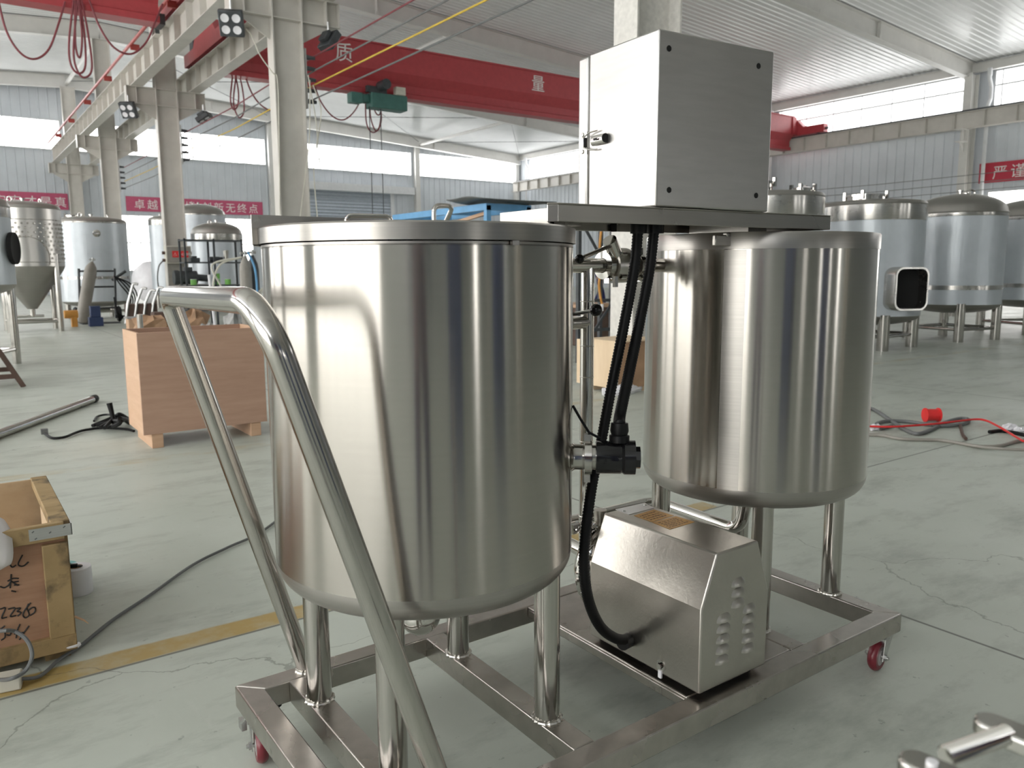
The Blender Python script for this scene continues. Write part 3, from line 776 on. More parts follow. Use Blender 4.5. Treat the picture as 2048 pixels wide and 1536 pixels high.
# push handle
hd = fillet([(.802, 2.20, ZT-.002), (.478, 2.20, 1.338), (.452, 1.385, 1.347), (.822, 1.385, ZT-.002)], .11, 12)
far = fillet([(.802, 2.20, ZT-.002), (.478, 2.20, 1.338), (.452, 1.385, 1.347)], .035, 8)
near = fillet([(.478, 2.20, 1.338), (.452, 1.385, 1.347), (.822, 1.385, ZT-.002)], .105, 14)
pth = far[:-1]+near[1:]
hndl = part('push_handle', mk().tube(pth, .0258, 28), 'tube', cart)
for p in ((.802, 2.20, ZT), (.822, 1.385, ZT)): part('weld_bead', weld_ring(mk(), (p[0], p[1], ZT+.002), .029), 'weld', hndl)
# castors
def castor(cx, cy, ang, trail=.035):
    c = MB(K); ca, sa = math.cos(ang), math.sin(ang)    # ang: rolling direction
    d = Vector((ca, sa, 0)); sd = Vector((-sa, ca, 0)); base = Vector((cx, cy, ZB))
    r = .054; ax = base+d*trail*-1; ax.z = r
    top = mk(); top.obox(base-d*.045-sd*.034-Vector((0, 0, .006)), d*.09, sd*.068, Vector((0, 0, .006)))
    top.cyl(base-Vector((0, 0, .006)), base-Vector((0, 0, .02)), .028, n=20)
    o = part('castor', top, 'zinc', cart)
    for s in (-1, 1):
        f = mk(); q = base+sd*s*.023
        f.prism([q+d*.036-Vector((0, 0, .016)), q-d*.030-Vector((0, 0, .016)), Vector((ax.x, ax.y, r))+sd*s*.023-d*.013-Vector((0, 0, .012)), Vector((ax.x, ax.y, r))+sd*s*.023+d*.013-Vector((0, 0, .012))], sd*s*.003)
        part('fork_plate', f, 'zinc', o)
    part('wheel', mk().lathe([(.033, -.0155), (.046, -.0155), (r-.003, -.010), (r, -.003), (r, .003), (r-.003, .010), (.046, .0155), (.033, .0155)], ax, sd, 40), 'redwheel', o)
    part('wheel_core', mk().lathe([(0, -.017), (.018, -.017), (.02, -.0145), (.034, -.0145), (.034, .0145), (.02, .0145), (.018, .017), (0, .017)], ax, sd, 32), 'wheelgrey', o)
    bl = mk().cyl(ax-sd*.040, ax+sd*.040, .006, n=12)
    bl.cyl(ax-sd*.034, ax-sd*.026, .011, n=6); bl.cyl(ax+sd*.034, ax+sd*.026, .011, n=6)
    part('axle_bolt', bl, 'zinc', o)
    return o
castor(2.592, 1.385, 0.15, .034)
castor(2.592, 2.190, 0.4, .034)
castor(.645, 1.395, 1.3, .034)
cw = castor(.640, 2.170, 1.38, .034)
part('brake_tab', mk().box(.600, 2.20, .07, .615, 2.23, .10).bar((.63, 2.2, .125), (.605, 2.215, .095), .03, .006), 'zinc', cw)
ht = mk(); hc = Vector((.70, 2.185, ZB-.004)); ht.torus(hc, (0, 0, 1), .012, .004, 16, 8)
part('castor_plate_tab', ht, 'black', cw)
# shelf tray across both tanks
tl = math.radians(.42)
def TR(x, y, z): return (x, y, z+(x-1.2)*math.tan(tl))
TY0, TY1 = 1.50, 1.872; TX0, TX1 = 1.213, 2.332
tr = mk()
outl = [(TX0, TY0), (TX1, TY0), (TX1, TY1), (TX0+.29, TY1), (TX0-.022, TY0+.016)]
n_ = len(outl); zt_, zl_, th = 1.558, 1.513, .004
tr.prism([TR(x, y, zt_-th) for x, y in outl], (0, 0, th))
for i in range(n_):
    a, b = Vector((*outl[i], 0)), Vector((*outl[(i+1) % n_], 0)); d = (b-a).normalized(); nn = Vector((-d.y, d.x, 0))*th
    P = [a, b, b+nn, a+nn]
    tr.prism([TR(p.x, p.y, zl_) for p in P], (0, 0, zt_-zl_-th))
tray = part('shelf_tray', tr, 'tray', cart, smooth=False, bevel=.002)
for x in (1.50, 1.72, 1.93): part('slot_bracket', mk().box(x, TY1-.02, 1.516, x+.012, TY1-.006, 1.545), 'darkhole', tray)
for x in (1.28, 2.05): part('support_strip', mk().box(x, 1.60, 1.512, x+.09, 1.84, 1.556), 'tray', tray)
# control box
e1 = Vector((math.cos(math.radians(-3.6)), math.sin(math.radians(-3.6)), 0)); e2 = Vector((-e1.y, e1.x, 0)); ez = Vector((0, 0, 1))
O = Vector((1.553, 1.512, 1.5635)); W_, D_, H_ = .437, .292, .447
bx = mk().obox(O, e1*W_, e2*D_, ez*H_)
cab = part('control_cabinet', bx, 'box', cart, bevel=.004)
part('door', mk().obox(O+e2*(D_+.004)-e1*.003-ez*(-.004), e1*(W_+.006), e2*.046, ez*(H_-.006)), 'box', cab, bevel=.007)
part('gasket', mk().obox(O+e2*D_+e1*.006+ez*.008, e1*(W_-.012), e2*.006, ez*(H_-.018)), 'black', cab)
for px, py in ((1338, 97), (1517, 132), (1338, 380), (1512, 391)):
    r = ray(px, py); nrm = -e2; t_ = ((O*K-CAM).dot(nrm))/r.dot(nrm); p = (CAM+r*t_)/K
    part('mounting_hole', mk().cyl(p-e2*.0012, p+e2*.003, .0078, n=20), 'darkhole', cab)
# toggle latch on the cabinet side
lz = X14(1195, 281, 1.57).z; lo = O+e2*(D_-.005); lo.z = lz
q = -e1
lt = mk(); lt.obox(lo+e2*.010-ez*.032+q*.001, e2*.024, q*.002, ez*.064)
for s in (-1, 1): lt.lathe([(.0, .004), (.005, .003), (.0065, 0)], lo+e2*.030+ez*.024*s+q*.003, q, 12)
lat = part('toggle_latch', lt, 'pipe', cab, label='polished toggle latch with a wire loop')
lv = mk(); P = []
for i in range(9):
    a = PI*i/8; P.append(lo+ez*(.0145*math.cos(a))+q*(.005+.009*math.sin(a))-e2*.020)
lv.prism(P, -e2*.062)
part('lever', lv, 'pipe', lat)
part('lever_end', mk().cyl(lo-e2*.083+q*.008, lo-e2*.0805+q*.008, .0125, n=18), 'darkhole', lat)
part('wire_loop', mk().tube(fillet([lo-e2*.045+ez*.026+q*.008, lo-e2*.012+ez*.024+q*.012, lo+e2*.018+ez*.014+q*.010, lo+e2*.018-ez*.014+q*.010, lo-e2*.012-ez*.024+q*.012, lo-e2*.045-ez*.026+q*.008], .006, 4), .0022, 8), 'pipe', lat)
part('latch_slot', mk().obox(lo-e2*.056+q*.0175-ez*.003, e2*.016, q*.0012, ez*.006), 'darkhole', lat)
part('hook_shadow_gap', mk().obox(lo+e2*.012+q*.004-ez*.014, e2*.008, q*.002, ez*.028), 'darkhole', lat)
# pump cover
YC0, YC1 = 1.380, 1.845
cp = [(1.628, .216), (1.628, .466), (1.686, .617), (1.866, .617), (1.924, .455), (1.924, .216)]
cv = mk().prism([(x, YC0, z) for x, z in cp], (0, YC1-YC0, 0))
pump = part('pump_cover', cv, 'cover', cart, bevel=.005, angle=12)
part('dark_gap_block', mk().box(1.67, 1.40, ZT, 1.88, 1.84, .217), 'darkhole', pump)  # near-black block filling the dark gap under the cover
LV = [(1580, 615), (1580, 690), (1578, 772), (1664, 812), (1660, 887), (1658, 962), (1656, 1037), (1654, 1112), (1470, 887), (1468, 962), (1465, 1042), (1461, 1122), (1457, 1202)]
def louvre(c, w_, h_, d_):
    m_ = mk(); n = 14; rows = 5; vs = []; fs = []
    # hooded slot: closed rounded hood above, open lip below
    for j in range(rows+1):
        t = j/rows
        for i in range(n+1):
            u = -1+2*i/n
            edge = (1-abs(u)**3.2)
            zz = -h_*.5+h_*t*(.35+.65*edge)
            out = d_*edge*math.cos(t*PI/2)**.8 if t < 1 else 0
            vs.append((c.x+u*w_/2, c.y-out, c.z+zz))
    for j in range(rows):
        for i in range(n):
            a = j*(n+1)+i; fs.append((a, a+1, a+n+2, a+n+1))
    return m_.add(vs, fs)
for X, Yv in LV:
    c = Y14(1060+X/3.793, 1000+Yv/3.793, YC0)
    part('louvre', louvre(c, .060, .024, .011), 'cover', pump, angle=80)
bp = X14(1322, 1331, 1.628)
bo = mk().lathe([(0, 0), (.017, 0), (.017, .002), (.010, .002)], bp-Vector((.0005, 0, 0)), (-1, 0, 0), 24)
bo.cyl(bp-Vector((.002, 0, 0)), bp-Vector((.010, 0, 0)), .0085, n=6)
part('bolt', bo, 'pipe', pump)
part('tie_clip', mk().box(1.622, bp.y-.006, .205, 1.628, bp.y+.006, .228), 'plastic_white', pump)
def plate(pix, zz, th, mat, name, par):
    P = [Z14(1060+a/4.096, 780+b/4.096, zz) for a, b in pix]
    return part(name, mk().prism(P, (0, 0, th)), mat, par)
np_ = plate([(700, 980), (940, 926), (1018, 968), (810, 1022)], .6172, .0012, 'label_silver', 'nameplate', pump)
lab1 = plate([(850, 1030), (1015, 980), (1178, 1030), (995, 1082)], .6172, .0008, 'label_orange', 'sticker', pump)
lab2 = plate([(1000, 1085), (1195, 1035), (1350, 1082), (1145, 1143)], .6172, .0008, 'label_orange', 'sticker', pump)
def print_lines(pix, rows, mat, par, seed, margin=.12):
    rnd = random.Random(seed); q = [Z14(1060+a/4.096, 780+b/4.096, .6182) for a, b in pix]; m_ = mk()
    for i in range(rows):
        v = margin+(1-2*margin)*(i+.25)/rows; v2 = v+(1-2*margin)/rows*.42
        u = margin
        while u < 1-margin-.05:
            u2 = min(1-margin, u+rnd.uniform(.04, .12))
            f = lambda uu, vv: q[0]*(1-uu)*(1-vv)+q[1]*uu*(1-vv)+q[2]*uu*vv+q[3]*(1-uu)*vv
            m_.add([f(u, v), f(u2, v), f(u2, v2), f(u, v2)], [(0, 1, 2, 3)]); u = u2+rnd.uniform(.015, .04)
    o = part('fine_print', m_, mat, par, smooth=False); o['kind'] = 'stuff'
print_lines([(850, 1030), (1015, 980), (1178, 1030), (995, 1082)], 4, 'dark_ink', lab1, 1)
print_lines([(1000, 1085), (1195, 1035), (1350, 1082), (1145, 1143)], 5, 'dark_ink', lab2, 2)
print_lines([(700, 980), (940, 926), (1018, 968), (810, 1022)], 4, 'foam', np_, 3, .16)
for a, b in ((770, 992), (945, 944)):
    p = Z14(1060+a/4.096, 780+b/4.096, .6182); part('screw', mk().lathe([(0, .003), (.005, .002), (.006, 0)], p, (0, 0, 1), 12), 'zinc', np_)
# pump head and sanitary pipework behind the cover
ph = mk().lathe([(.0, .0), (.13, .0), (.148, .015), (.15, .035), (.15, .060), (.135, .085), (.09, .10), (.04, .10), (.04, .13), (0, .13)], (1.775, 1.855, .405), (0, 1, 0), 48)
head = part('pump_head', ph, 'pipe', pump)
part('head_clamp', mk().torus((1.775, 1.895, .405), (0, 1, 0), .153, .012, 48, 10), 'pipe', head)
part('clamp_knob', mk().cyl((1.725, 1.905, .53), (1.725, 1.905, .605), .021, n=20).box(1.70, 1.89, .53, 1.76, 1.92, .55), 'cover', head)
for a in (1.9, 2.7, 3.5): part('head_bolt', mk().cyl((1.775+.158*math.cos(a), 1.85, .405+.158*math.sin(a)), (1.775+.158*math.cos(a), 1.88, .405+.158*math.sin(a)), .009, n=6), 'pipe', head)
RX, RY, HZ, pr_ = 1.655, 1.90, 1.412, .0218
riser = part('riser_pipe', mk().cyl((RX, RY, .44), (RX, RY, HZ), pr_, n=24, caps=False), 'pipe', cart)
for z in (.60, .85, 1.06, 1.16, 1.30): part('weld_seam', mk().torus((RX, RY, z), (0, 0, 1), pr_, .0016, 24, 6), 'weld', riser)
cl = mk().torus((RX, RY, .565), (0, 0, 1), .03, .009, 24, 8); cl.box(RX-.06, RY-.01, .55, RX-.03, RY+.01, .58); cl.cyl((RX-.05, RY-.02, .565), (RX-.05, RY+.025, .565), .006, n=8)
part('pipe_clamp', cl, 'pipe', riser)
hdr = part('header_pipe', mk().cyl((1.372, RY, HZ), (1.745, RY, HZ), .0228, n=24).cyl((1.86, RY, HZ), (1.99, RY, HZ), .0228, n=24), 'pipe', cart)
def tri_clamp(cx, cz, rr, par, y=RY):
    m_ = mk().lathe([(.024, -.012), (rr, -.010), (rr, .010), (.024, .012)], (cx, y, cz), (1, 0, 0), 32)
    o = part('pipe_clamp', m_, 'pipe', par)
    part('clamp_ears', mk().box(cx-.010, y-.018, cz+rr-.004, cx+.010, y+.004, cz+rr+.016).box(cx-.010, y-.03, cz-rr-.012, cx+.010, y-.008, cz-rr+.004), 'pipe', o)
    part('wing_nut', mk().cyl((cx, y-.045, cz-rr+.002), (cx, y-.005, cz-rr-.004), .007, n=10).obox(Vector((cx-.006, y-.055, cz-rr-.024)), (.012, 0, 0), (0, .012, 0), (0, 0, .034)), 'pipe', o)
    return o
tri_clamp(1.545, HZ-.012, .038, hdr); tri_clamp(1.728, HZ, .044, hdr); tri_clamp(1.868, HZ, .040, hdr)
vb = mk().lathe([(.030, 0), (.050, .008), (.056, .03), (.056, .07), (.050, .09), (.030, .098)], (1.742, RY, HZ), (1, 0, 0), 36)
valve = part('valve', vb, 'cover', hdr)
part('stem_boss', mk().cyl(Y14(1234, 516, 1.885), Y14(1219, 480, 1.865), .0225, n=24), 'pipe', valve)
part('lever', mk().cyl(Y14(1222, 491, 1.86), Y14(1166, 515, 1.80), .0065, n=12), 'pipe', valve)
part('lever_knob', mk().sphere(Y14(1159, 518, 1.795), .0145, 18), 'gloss_black', valve)
for dz in (.035, -.035): part('valve_bolt', mk().cyl((1.755, RY-.045, HZ+dz), (1.775, RY-.045, HZ+dz), .008, n=8), 'pipe', valve)
# lower branch with its own lever and ball knob
lb = part('branch_pipe', mk().cyl((1.365, 1.86, 1.235), (1.66, RY, 1.235), .02, n=20), 'pipe', cart)
part('valve', mk().lathe([(.02, 0), (.04, .006), (.044, .03), (.04, .054), (.02, .06)], (1.50, 1.885, 1.235), (1, .1, 0), 28), 'cover', lb)
kb = Y14(1192, 620, 1.80)
part('lever', mk().cyl((1.52, 1.86, 1.26), kb, .006, n=10), 'pipe', lb)
part('lever_knob', mk().sphere(kb, .0155*1.25, 20), 'gloss_black', lb)
# suction pipe to tank 2
sp_ = fillet([(2.372, 1.80, .625), (2.372, 1.84, .42), (2.395, 2.30, .42), (1.775, 2.30, .42), (1.775, 1.97, .405)], .07, 8)
part('suction_pipe', mk().tube(sp_, .024, 20), 'pipe', cart)
# level sensor on tank 1
sd_ = Vector((.766, -.643, 0)); sb = Vector((.998, 1.79, .918))+sd_*.383
sen = part('sensor_stub', mk().lathe([(.050, -.005), (.036, .006), (.033, .012), (.033, .10)], sb, sd_, 32), 'tube', cart)
rg = mk().lathe([(.033, 0), (.047, .002), (.047, .020), (.033, .022)], sb+sd_*.034, sd_, 32)
rg.obox(sb+sd_*.036+Vector((0, 0, .040))-Vector((.01, .01, 0)), sd_*.016, (.012, .014, 0), (0, 0, .022)); rg.obox(sb+sd_*.036-Vector((.01, .01, .064)), sd_*.016, (.012, .014, 0), (0, 0, .024))
part('pipe_clamp', rg, 'tube', sen)
part('sensor_body', mk().lathe([(0, 0), (.0425, 0), (.0425, .062), (.040, .066), (.0425, .070), (.0445, .072), (.0445, .100), (0, .100)], sb+sd_*.066, sd_, 40), 'gloss_black', sen)
part('sensor_cap', mk().lathe([(0, .0), (.029, .0), (.029, .013), (0, .013)], sb+sd_*.166, sd_, 8), 'gloss_black', sen)
part('cable_gland', mk().lathe([(.026, 0), (.026, .018), (.021, .020), (.024, .030), (.022, .05), (.0, .05)], sb+sd_*.125+Vector((0, 0, .040)), (.05, .05, 1), 20), 'black', sen)
part('cable_tie', mk().tube([sb+sd_*.005+Vector((0, 0, .135)), sb+sd_*.025+Vector((0, 0, .10)), sb+sd_*.047+Vector((0, 0, .065)), sb+sd_*.075+Vector((0, 0, .050))], .0035, 8), 'black', sen)
# corrugated black conduits
def conduit(pts, name, r=.0158):
    P = smooth_path(pts, 40); L = [0]
    for a, b in zip(P[:-1], P[1:]): L.append(L[-1]+(b-a).length)
    n = int(L[-1]/.0042); out = []; j = 0
    for i in range(n+1):
        s_ = L[-1]*i/n
        while j < len(L)-2 and L[j+1] < s_: j += 1
        t = (s_-L[j])/max(1e-9, L[j+1]-L[j]); out.append(P[j].lerp(P[j+1], t))
    R = [r*(1.0 if i % 2 else .86) for i in range(n+1)]
    return part(name, mk().tube(out, R, 14), 'black', cart, angle=80)
ye = 1.60
c_end = X14(1256, 1280, 1.624)
conduit([Y14(1277, 452, ye), Y14(1268, 540, ye), Y14(1246, 660, ye), Y14(1222, 780, ye), Y14(1203, 880, ye), Y14(1186, 960, 1.59), Y14(1173, 1050, 1.58), Y14(1168, 1130, 1.57), Y14(1177, 1200, 1.57), Y14(1200, 1252, 1.585), Y14(1230, 1276, 1.62), c_end], 'conduit')
gl0 = sb+sd_*.125+Vector((0, 0, .085))
conduit([Y14(1309, 452, ye), Y14(1299, 540, ye), Y14(1276, 660, 1.58), Y14(1255, 760, 1.54), Y14(1240, 830, 1.50), gl0], 'conduit')
for p in (Y14(1277, 458, ye), Y14(1310, 458, ye)): part('cable_gland', mk().cyl((p.x, p.y, 1.556), (p.x, p.y, p.z-.012), .023, n=18), 'black', tray)
gd = c_end-Vector((.0, 0, 0)); part('cable_gland', mk().cyl(c_end+Vector((.006, 0, 0)), c_end-Vector((.035, .012, -.004)), .022, n=12), 'black', pump)

# ------------------------------------------------------------------ vessels standing around the hall
def polar(px, d):
    p = atd(px, 600, d); return p.x, p.y
def vessel(label, c, R, zb, zt, shell='film', dome=.28, dome_mat='dome', nleg=4, leg_r=.075, leg_rot=.5, cone=None, top_band=.16, low_band=None, brace=True, neck=None, lug=True, jacket=False, name='process_tank'):
    x, y = c
    t = thing(name, label, 'tank', (x, y, 0), 'process tanks in the hall')
    part('shell', MB().lathe([(R, zb), (R, zt-top_band), (R, zt)], (x, y, 0), n=56), shell, t)
    if top_band: part('top_band', MB().lathe([(R+.003, zt-top_band), (R+.006, zt-top_band+.01), (R+.006, zt), (R-.02, zt+.012)], (x, y, 0), n=56), 'bgsteel', t)
    if low_band: part('low_band', MB().lathe([(R+.002, low_band), (R+.007, low_band), (R+.007, low_band+.07), (R+.002, low_band+.07)], (x, y, 0), n=56), 'bgsteel', t)
    dp = [(R*1.0, zt), (R*1.01, zt+.02), (R*.99, zt+.05)]
    for i in range(1, 9):
        a = PI/2*i/8; dp.append((R*.99*math.cos(a) if i < 8 else 0, zt+.05+(dome-.05)*math.sin(a)**1.0))
    part('dome', MB().lathe(dp, (x, y, 0), n=56), dome_mat, t)
    if cone is None:
        bp_ = [(R, zb)]+[(R*math.cos(PI/2*i/6), zb-.16*math.sin(PI/2*i/6)) for i in range(1, 6)]+[(0, zb-.16)]
        part('bottom_dish', MB().lathe(bp_, (x, y, 0), n=48), 'dome', t)
        part('outlet', MB().cyl((x, y, zb-.22), (x, y, zb-.14), .05, n=14), 'pipe', t)
    else:
        part('bottom_cone', MB().lathe([(R, zb), (R*.97, zb-.05), (R*.93, zb-.10), (.09, cone), (0, cone)], (x, y, 0), n=48), 'dome', t)
    L = []
    for k in range(nleg):
        a = leg_rot+2*PI*k/nleg; lx, ly = x+(R-leg_r*.6)*math.cos(a), y+(R-leg_r*.6)*math.sin(a); L.append((lx, ly))
        l = part('leg', MB().cyl((lx, ly, 0), (lx, ly, zb+(.25 if cone else .02)), leg_r, n=16), 'tube', t)
    if brace:
        for k in range(nleg):
            a, b = L[k], L[(k+1) % nleg]; part('leg_brace', MB().cyl((a[0], a[1], .20), (b[0], b[1], .20), .028, n=10), 'tube', t)
    if neck:
        for (ang, rr, nr, nh) in neck:
            cxn, cyn = x+rr*math.cos(ang), y+rr*math.sin(ang); zz = zt+dome*(1-(rr/R)**2)-.06
            nk = part('manway', MB().lathe([(nr, zz-.02), (nr, zz+nh-.03), (nr+.025, zz+nh-.03), (nr+.025, zz+nh), (nr*.6, zz+nh+.015), (0, zz+nh+.02)], (cxn, cyn, 0), n=32), 'pipe', t)
            for q in range(4):
                a = .4+q*PI/2; part('clamp', MB().box(cxn+(nr+.03)*math.cos(a)-.02, cyn+(nr+.03)*math.sin(a)-.02, zz+nh-.07, cxn+(nr+.03)*math.cos(a)+.02, cyn+(nr+.03)*math.sin(a)+.02, zz+nh+.05), 'pipe', nk)
    if lug:
        for a, rr in ((-2.3, .55), (.3, .5)):
            p = Vector((x+R*rr*math.cos(a), y+R*rr*math.sin(a), zt+.05+(dome-.05)*math.sqrt(1-rr*rr)+.03))
            part('lifting_lug', MB().torus(p, (math.cos(a), math.sin(a), 0), .05, .016, 14, 8), 'pipe', t)
        part('vent', MB().cyl((x, y, zt+dome-.02), (x, y, zt+dome+.06), .03, n=12).cyl((x, y, zt+dome+.04), (x, y, zt+dome+.06), .05, n=12), 'pipe', t)
    return t
tb = vessel('film-wrapped steel tank with a square black-mouthed port, right of the cart', (11.5, 6.68), .71, .50, 2.10, dome=.10, top_band=.22, leg_r=.085, leg_rot=-.72, neck=[(2.6, .15, .26, .14)], lug=False)
# square port on its right front
na = math.atan2(-6.68, -11.5)+math.radians(38)
nv = Vector((math.cos(na), math.sin(na), 0)); tv = Vector((-nv.y, nv.x, 0)); pc = Vector((11.5, 6.68, .90))+nv*.60
def rrect(c, u, v, w_, h_, r, n=6):
    P = []
    for sx, sy, a0 in ((1, 1, 0), (-1, 1, PI/2), (-1, -1, PI), (1, -1, 1.5*PI)):
        for i in range(n+1):
            a = a0+PI/2*i/n; P.append(c+u*(sx*(w_/2-r)+r*math.cos(a))+v*(sy*(h_/2-r)+r*math.sin(a)))
    return P
def ring_sweep(sections):
    n = len(sections[0]); vs = [p for s in sections for p in s]; fs = []
    for i in range(len(sections)-1):
        for j in range(n): fs.append((i*n+j, i*n+(j+1) % n, (i+1)*n+(j+1) % n, (i+1)*n+j))
    return MB().add(vs, fs)
ux = tv; uz = Vector((0, 0, 1))
prt = part('port_neck', ring_sweep([rrect(pc-nv*.1, ux, uz, .56, .62, .12), rrect(pc+nv*.27, ux, uz, .56, .62, .12), rrect(pc+nv*.285, ux, uz, .55, .61, .12), rrect(pc+nv*.285, ux, uz, .50, .56, .10), rrect(pc+nv*.05, ux, uz, .50, .56, .10)]), 'bgsteel', tb)
part('port_mouth', MB().add(rrect(pc+nv*.12, ux, uz, .50, .56, .10), [tuple(range(28))]), 'darkhole', prt)
tc_ = vessel('domed film-wrapped tank, second to the right of the cart', (13.85, 6.56), .71, .60, 2.06, dome=.34, top_band=.05, low_band=.84, leg_r=.075, leg_rot=-.95)
td_ = vessel('domed film-wrapped tank cut by the right edge of the photo', (16.3, 6.35), .80, .62, 2.08, dome=.34, top_band=.05, low_band=.84, leg_r=.075, leg_rot=-1.2)
ta_ = vessel('film-wrapped tank with clamped manways, just right of the control box', (9.23, 6.86), .69, .50, 2.12, dome=.10, top_band=.24, neck=[(2.4, .2, .22, .20), (-.75, .42, .12, .14)], lug=False)
te_ = vessel('film-wrapped tank mostly hidden behind the tank with the square port', (12.75, 8.65), .68, .5, 2.22, dome=.12, top_band=.2, neck=[(2.5, .3, .2, .16)], lug=False)
vessel('bare steel tank with a conical bottom and a dimpled jacket, at the left edge', (1.50, 19.14), .66, 1.32, 2.46, shell='jacket', dome=.17, top_band=.0, nleg=4, leg_r=.055, leg_rot=-.78, cone=.45, name='fermentation_tank')
ferm = [o for o in bpy.data.objects if o.name == 'fermentation_tank'][0]
fx, fy = 1.50, 19.14
dm = MB()
for row in range(9):
    z = 2.16-row*.085
    for k in range(40):
        a = 2*PI*(k+.5*(row % 2))/40
        da = (a-math.atan2(-fy, -fx)+PI) % (2*PI)-PI
        if (da/.62)**2+((z-1.40)/.50)**2 < 1: continue
        dm.lathe([(.004, -.004), (.020, .012), (.024, .002)], (fx+.66*math.cos(a), fy+.66*math.sin(a), z), (math.cos(a), math.sin(a), 0), 8)
dd = part('dimples', dm, 'bgsteel', ferm); dd['kind'] = 'stuff'
sm = MB()
for zz in (2.24, 1.40): sm.torus((fx, fy, zz), (0, 0, 1), .662, .008, 48, 6)
arc = []
for i in range(25):
    q = -.1*PI+1.2*PI*i/24; a = math.atan2(-fy, -fx)-.62*math.cos(q); arc.append((fx+.665*math.cos(a), fy+.665*math.sin(a), 1.48+.42*math.sin(q)))
part('jacket_seam', sm, 'frame', ferm); part('jacket_window_seam', MB().tube(arc, .009, 6), 'frame', ferm)
part('cone_outlet', MB().cyl((fx, fy, .30), (fx, fy, .47), .05, n=14).cyl((fx-.3, fy, .30), (fx+.2, fy, .30), .03, n=10), 'pipe', ferm)
x_, y_ = polar(195, 23.3)
wr = vessel('tall film-wrapped tank with an oval nameplate, behind the leaning gas cylinder', (x_, y_), .81, .46, 2.44, dome=.16, top_band=.03, low_band=1.02, leg_r=.07, leg_rot=-.6, neck=[(2.6, .45, .17, .14)])
wa = math.atan2(-y_, -x_)+.12
part('oval_plate', MB().lathe([(0, .012), (.045, .012), (.09, .0)], (x_+.81*math.cos(wa), y_+.81*math.sin(wa), 2.15), (math.cos(wa), math.sin(wa), 0), 20), 'pipe', wr)
ed = vessel('film-wrapped tank of which only a sliver shows at the far left edge', (.20, 12.1), .60, 1.05, 2.0, dome=.2, top_band=.12, leg_r=.05, leg_rot=.35, nleg=4)
ea = math.atan2(-12.1, -.2)+1.25
part('manway', MB().lathe([(0, .04), (.17, .04), (.2, .05), (.2, 0)], (.20+.6*math.cos(ea), 12.1+.6*math.sin(ea), 1.5), (math.cos(ea), math.sin(ea), 0), 24), 'darkhole', ed)
x_, y_ = polar(408, 33.0); vessel('tall domed tank behind the column with the electrical box', (x_, y_), .95, .5, 3.32, dome=.42, top_band=.04, leg_r=.07)
x_, y_ = polar(441, 25.5); vessel('shorter domed tank behind the dark storage rack', (x_, y_), .72, .45, 2.28, dome=.36, top_band=.2, leg_r=.07)
x_, y_ = polar(343, 29.3); vessel('slim film-wrapped tank half hidden left of the column with the electrical box', (x_, y_), .56, .5, 2.88, dome=.16, top_band=.16, leg_r=.06)
# white vessel lying down
c0 = atd(316, 590, 33.0); c0.z = .80
lt_ = thing('lying_vessel', 'white vessel lying on its side in front of the bright gable window', 'tank', (c0.x, c0.y, 0))
part('shell', MB().lathe([(0, -.82), (.30, -.80), (.6, -.66), (.77, -.40), (.79, -.26), (.79, .45), (.5, .62), (0, .68)], c0, (.94, .34, 0), 40), 'plastic_white', lt_)
for s in (-.1, .35): part('saddle', MB().box(c0.x+.94*s-.1, c0.y+.34*s-.5, 0, c0.x+.94*s+.1, c0.y+.34*s+.5, .25), 'rust', lt_)

# ------------------------------------------------------------------ things on the floor, middle and far
def open_crate(label, x0, y0, x1, y1, z0, z1, th, mats, skid=True, name='plywood_crate'):
    t = thing(name, label, 'crate', ((x0+x1)/2, (y0+y1)/2, 0))
    part('front_panel', MB().box(x0, y0, z0, x1, y0+th, z1), mats[0], t, bevel=.002)
    part('back_panel', MB().box(x0, y1-th, z0, x1, y1, z1), mats[0], t, bevel=.002)
    part('side_panel', MB().box(x0, y0+th, z0, x0+th, y1-th, z1), mats[1], t, bevel=.002)
    part('side_panel', MB().box(x1-th, y0+th, z0, x1, y1-th, z1), mats[1], t, bevel=.002)
    part('bottom_board', MB().box(x0+th, y0+th, z0, x1-th, y1-th, z0+.015), mats[0], t)
    if skid:
        for xs in (x0+.05, x1-.12): part('skid', MB().box(xs, y0+.01, 0, xs+.075, y1-.01, z0), mats[1], t, bevel=.003)
    return t
open_crate('open reddish plywood crate on two skids, left of the cart', 1.03, 5.73, 1.875, 6.24, .10, .795, .018, ('ply', 'ply_light'))  # side panels and skids in a lighter plywood tone than front and back
# pale crate and brown crate seen between the two tanks
t = thing('plywood_crate', 'pale plywood crate with metal edge strips, seen between the two tanks of the cart', 'crate', (5.5, 5.85, 0))
part('side_panel', MB().box(5.22, 5.55, .05, 5.235, 6.15, .50), 'ply_pale', t); part('front_panel', MB().box(5.235, 5.55, .05, 5.8, 5.565, .50), 'carton', t)  # front panel takes a darker brown than the other panels
part('back_panel', MB().box(5.235, 6.0, .05, 5.8, 6.015, .50), 'ply_pale', t); part('lid', MB().box(5.21, 5.54, .50, 5.81, 6.02, .515), 'ply_pale', t)
part('edge_strip', MB().box(5.212, 5.542, .05, 5.226, 5.58, .50), 'zinc', t); part('edge_strip', MB().box(5.212, 5.98, .05, 5.226, 6.02, .50), 'zinc', t)
for y in (5.58, 5.92): part('skid', MB().box(5.24, y, 0, 5.8, y+.06, .05), 'ply_pale', t)
cl_ = MB().tube(smooth_path([atz(1276, 775, .03), atz(1240, 783, .03), atz(1205, 786, .02)], 6), [.05]*3+[.07]*4+[.05]*6, 8)
solo('plastic_sheet', cl_, 'plastic_white', 'crumpled strip of white plastic film on the floor in front of the pale crate', 'film')
t = thing('wooden_crate', 'tall red-brown crate with a pale rail, behind the riser pipe of the cart', 'crate', (8.45, 9.65, 0))
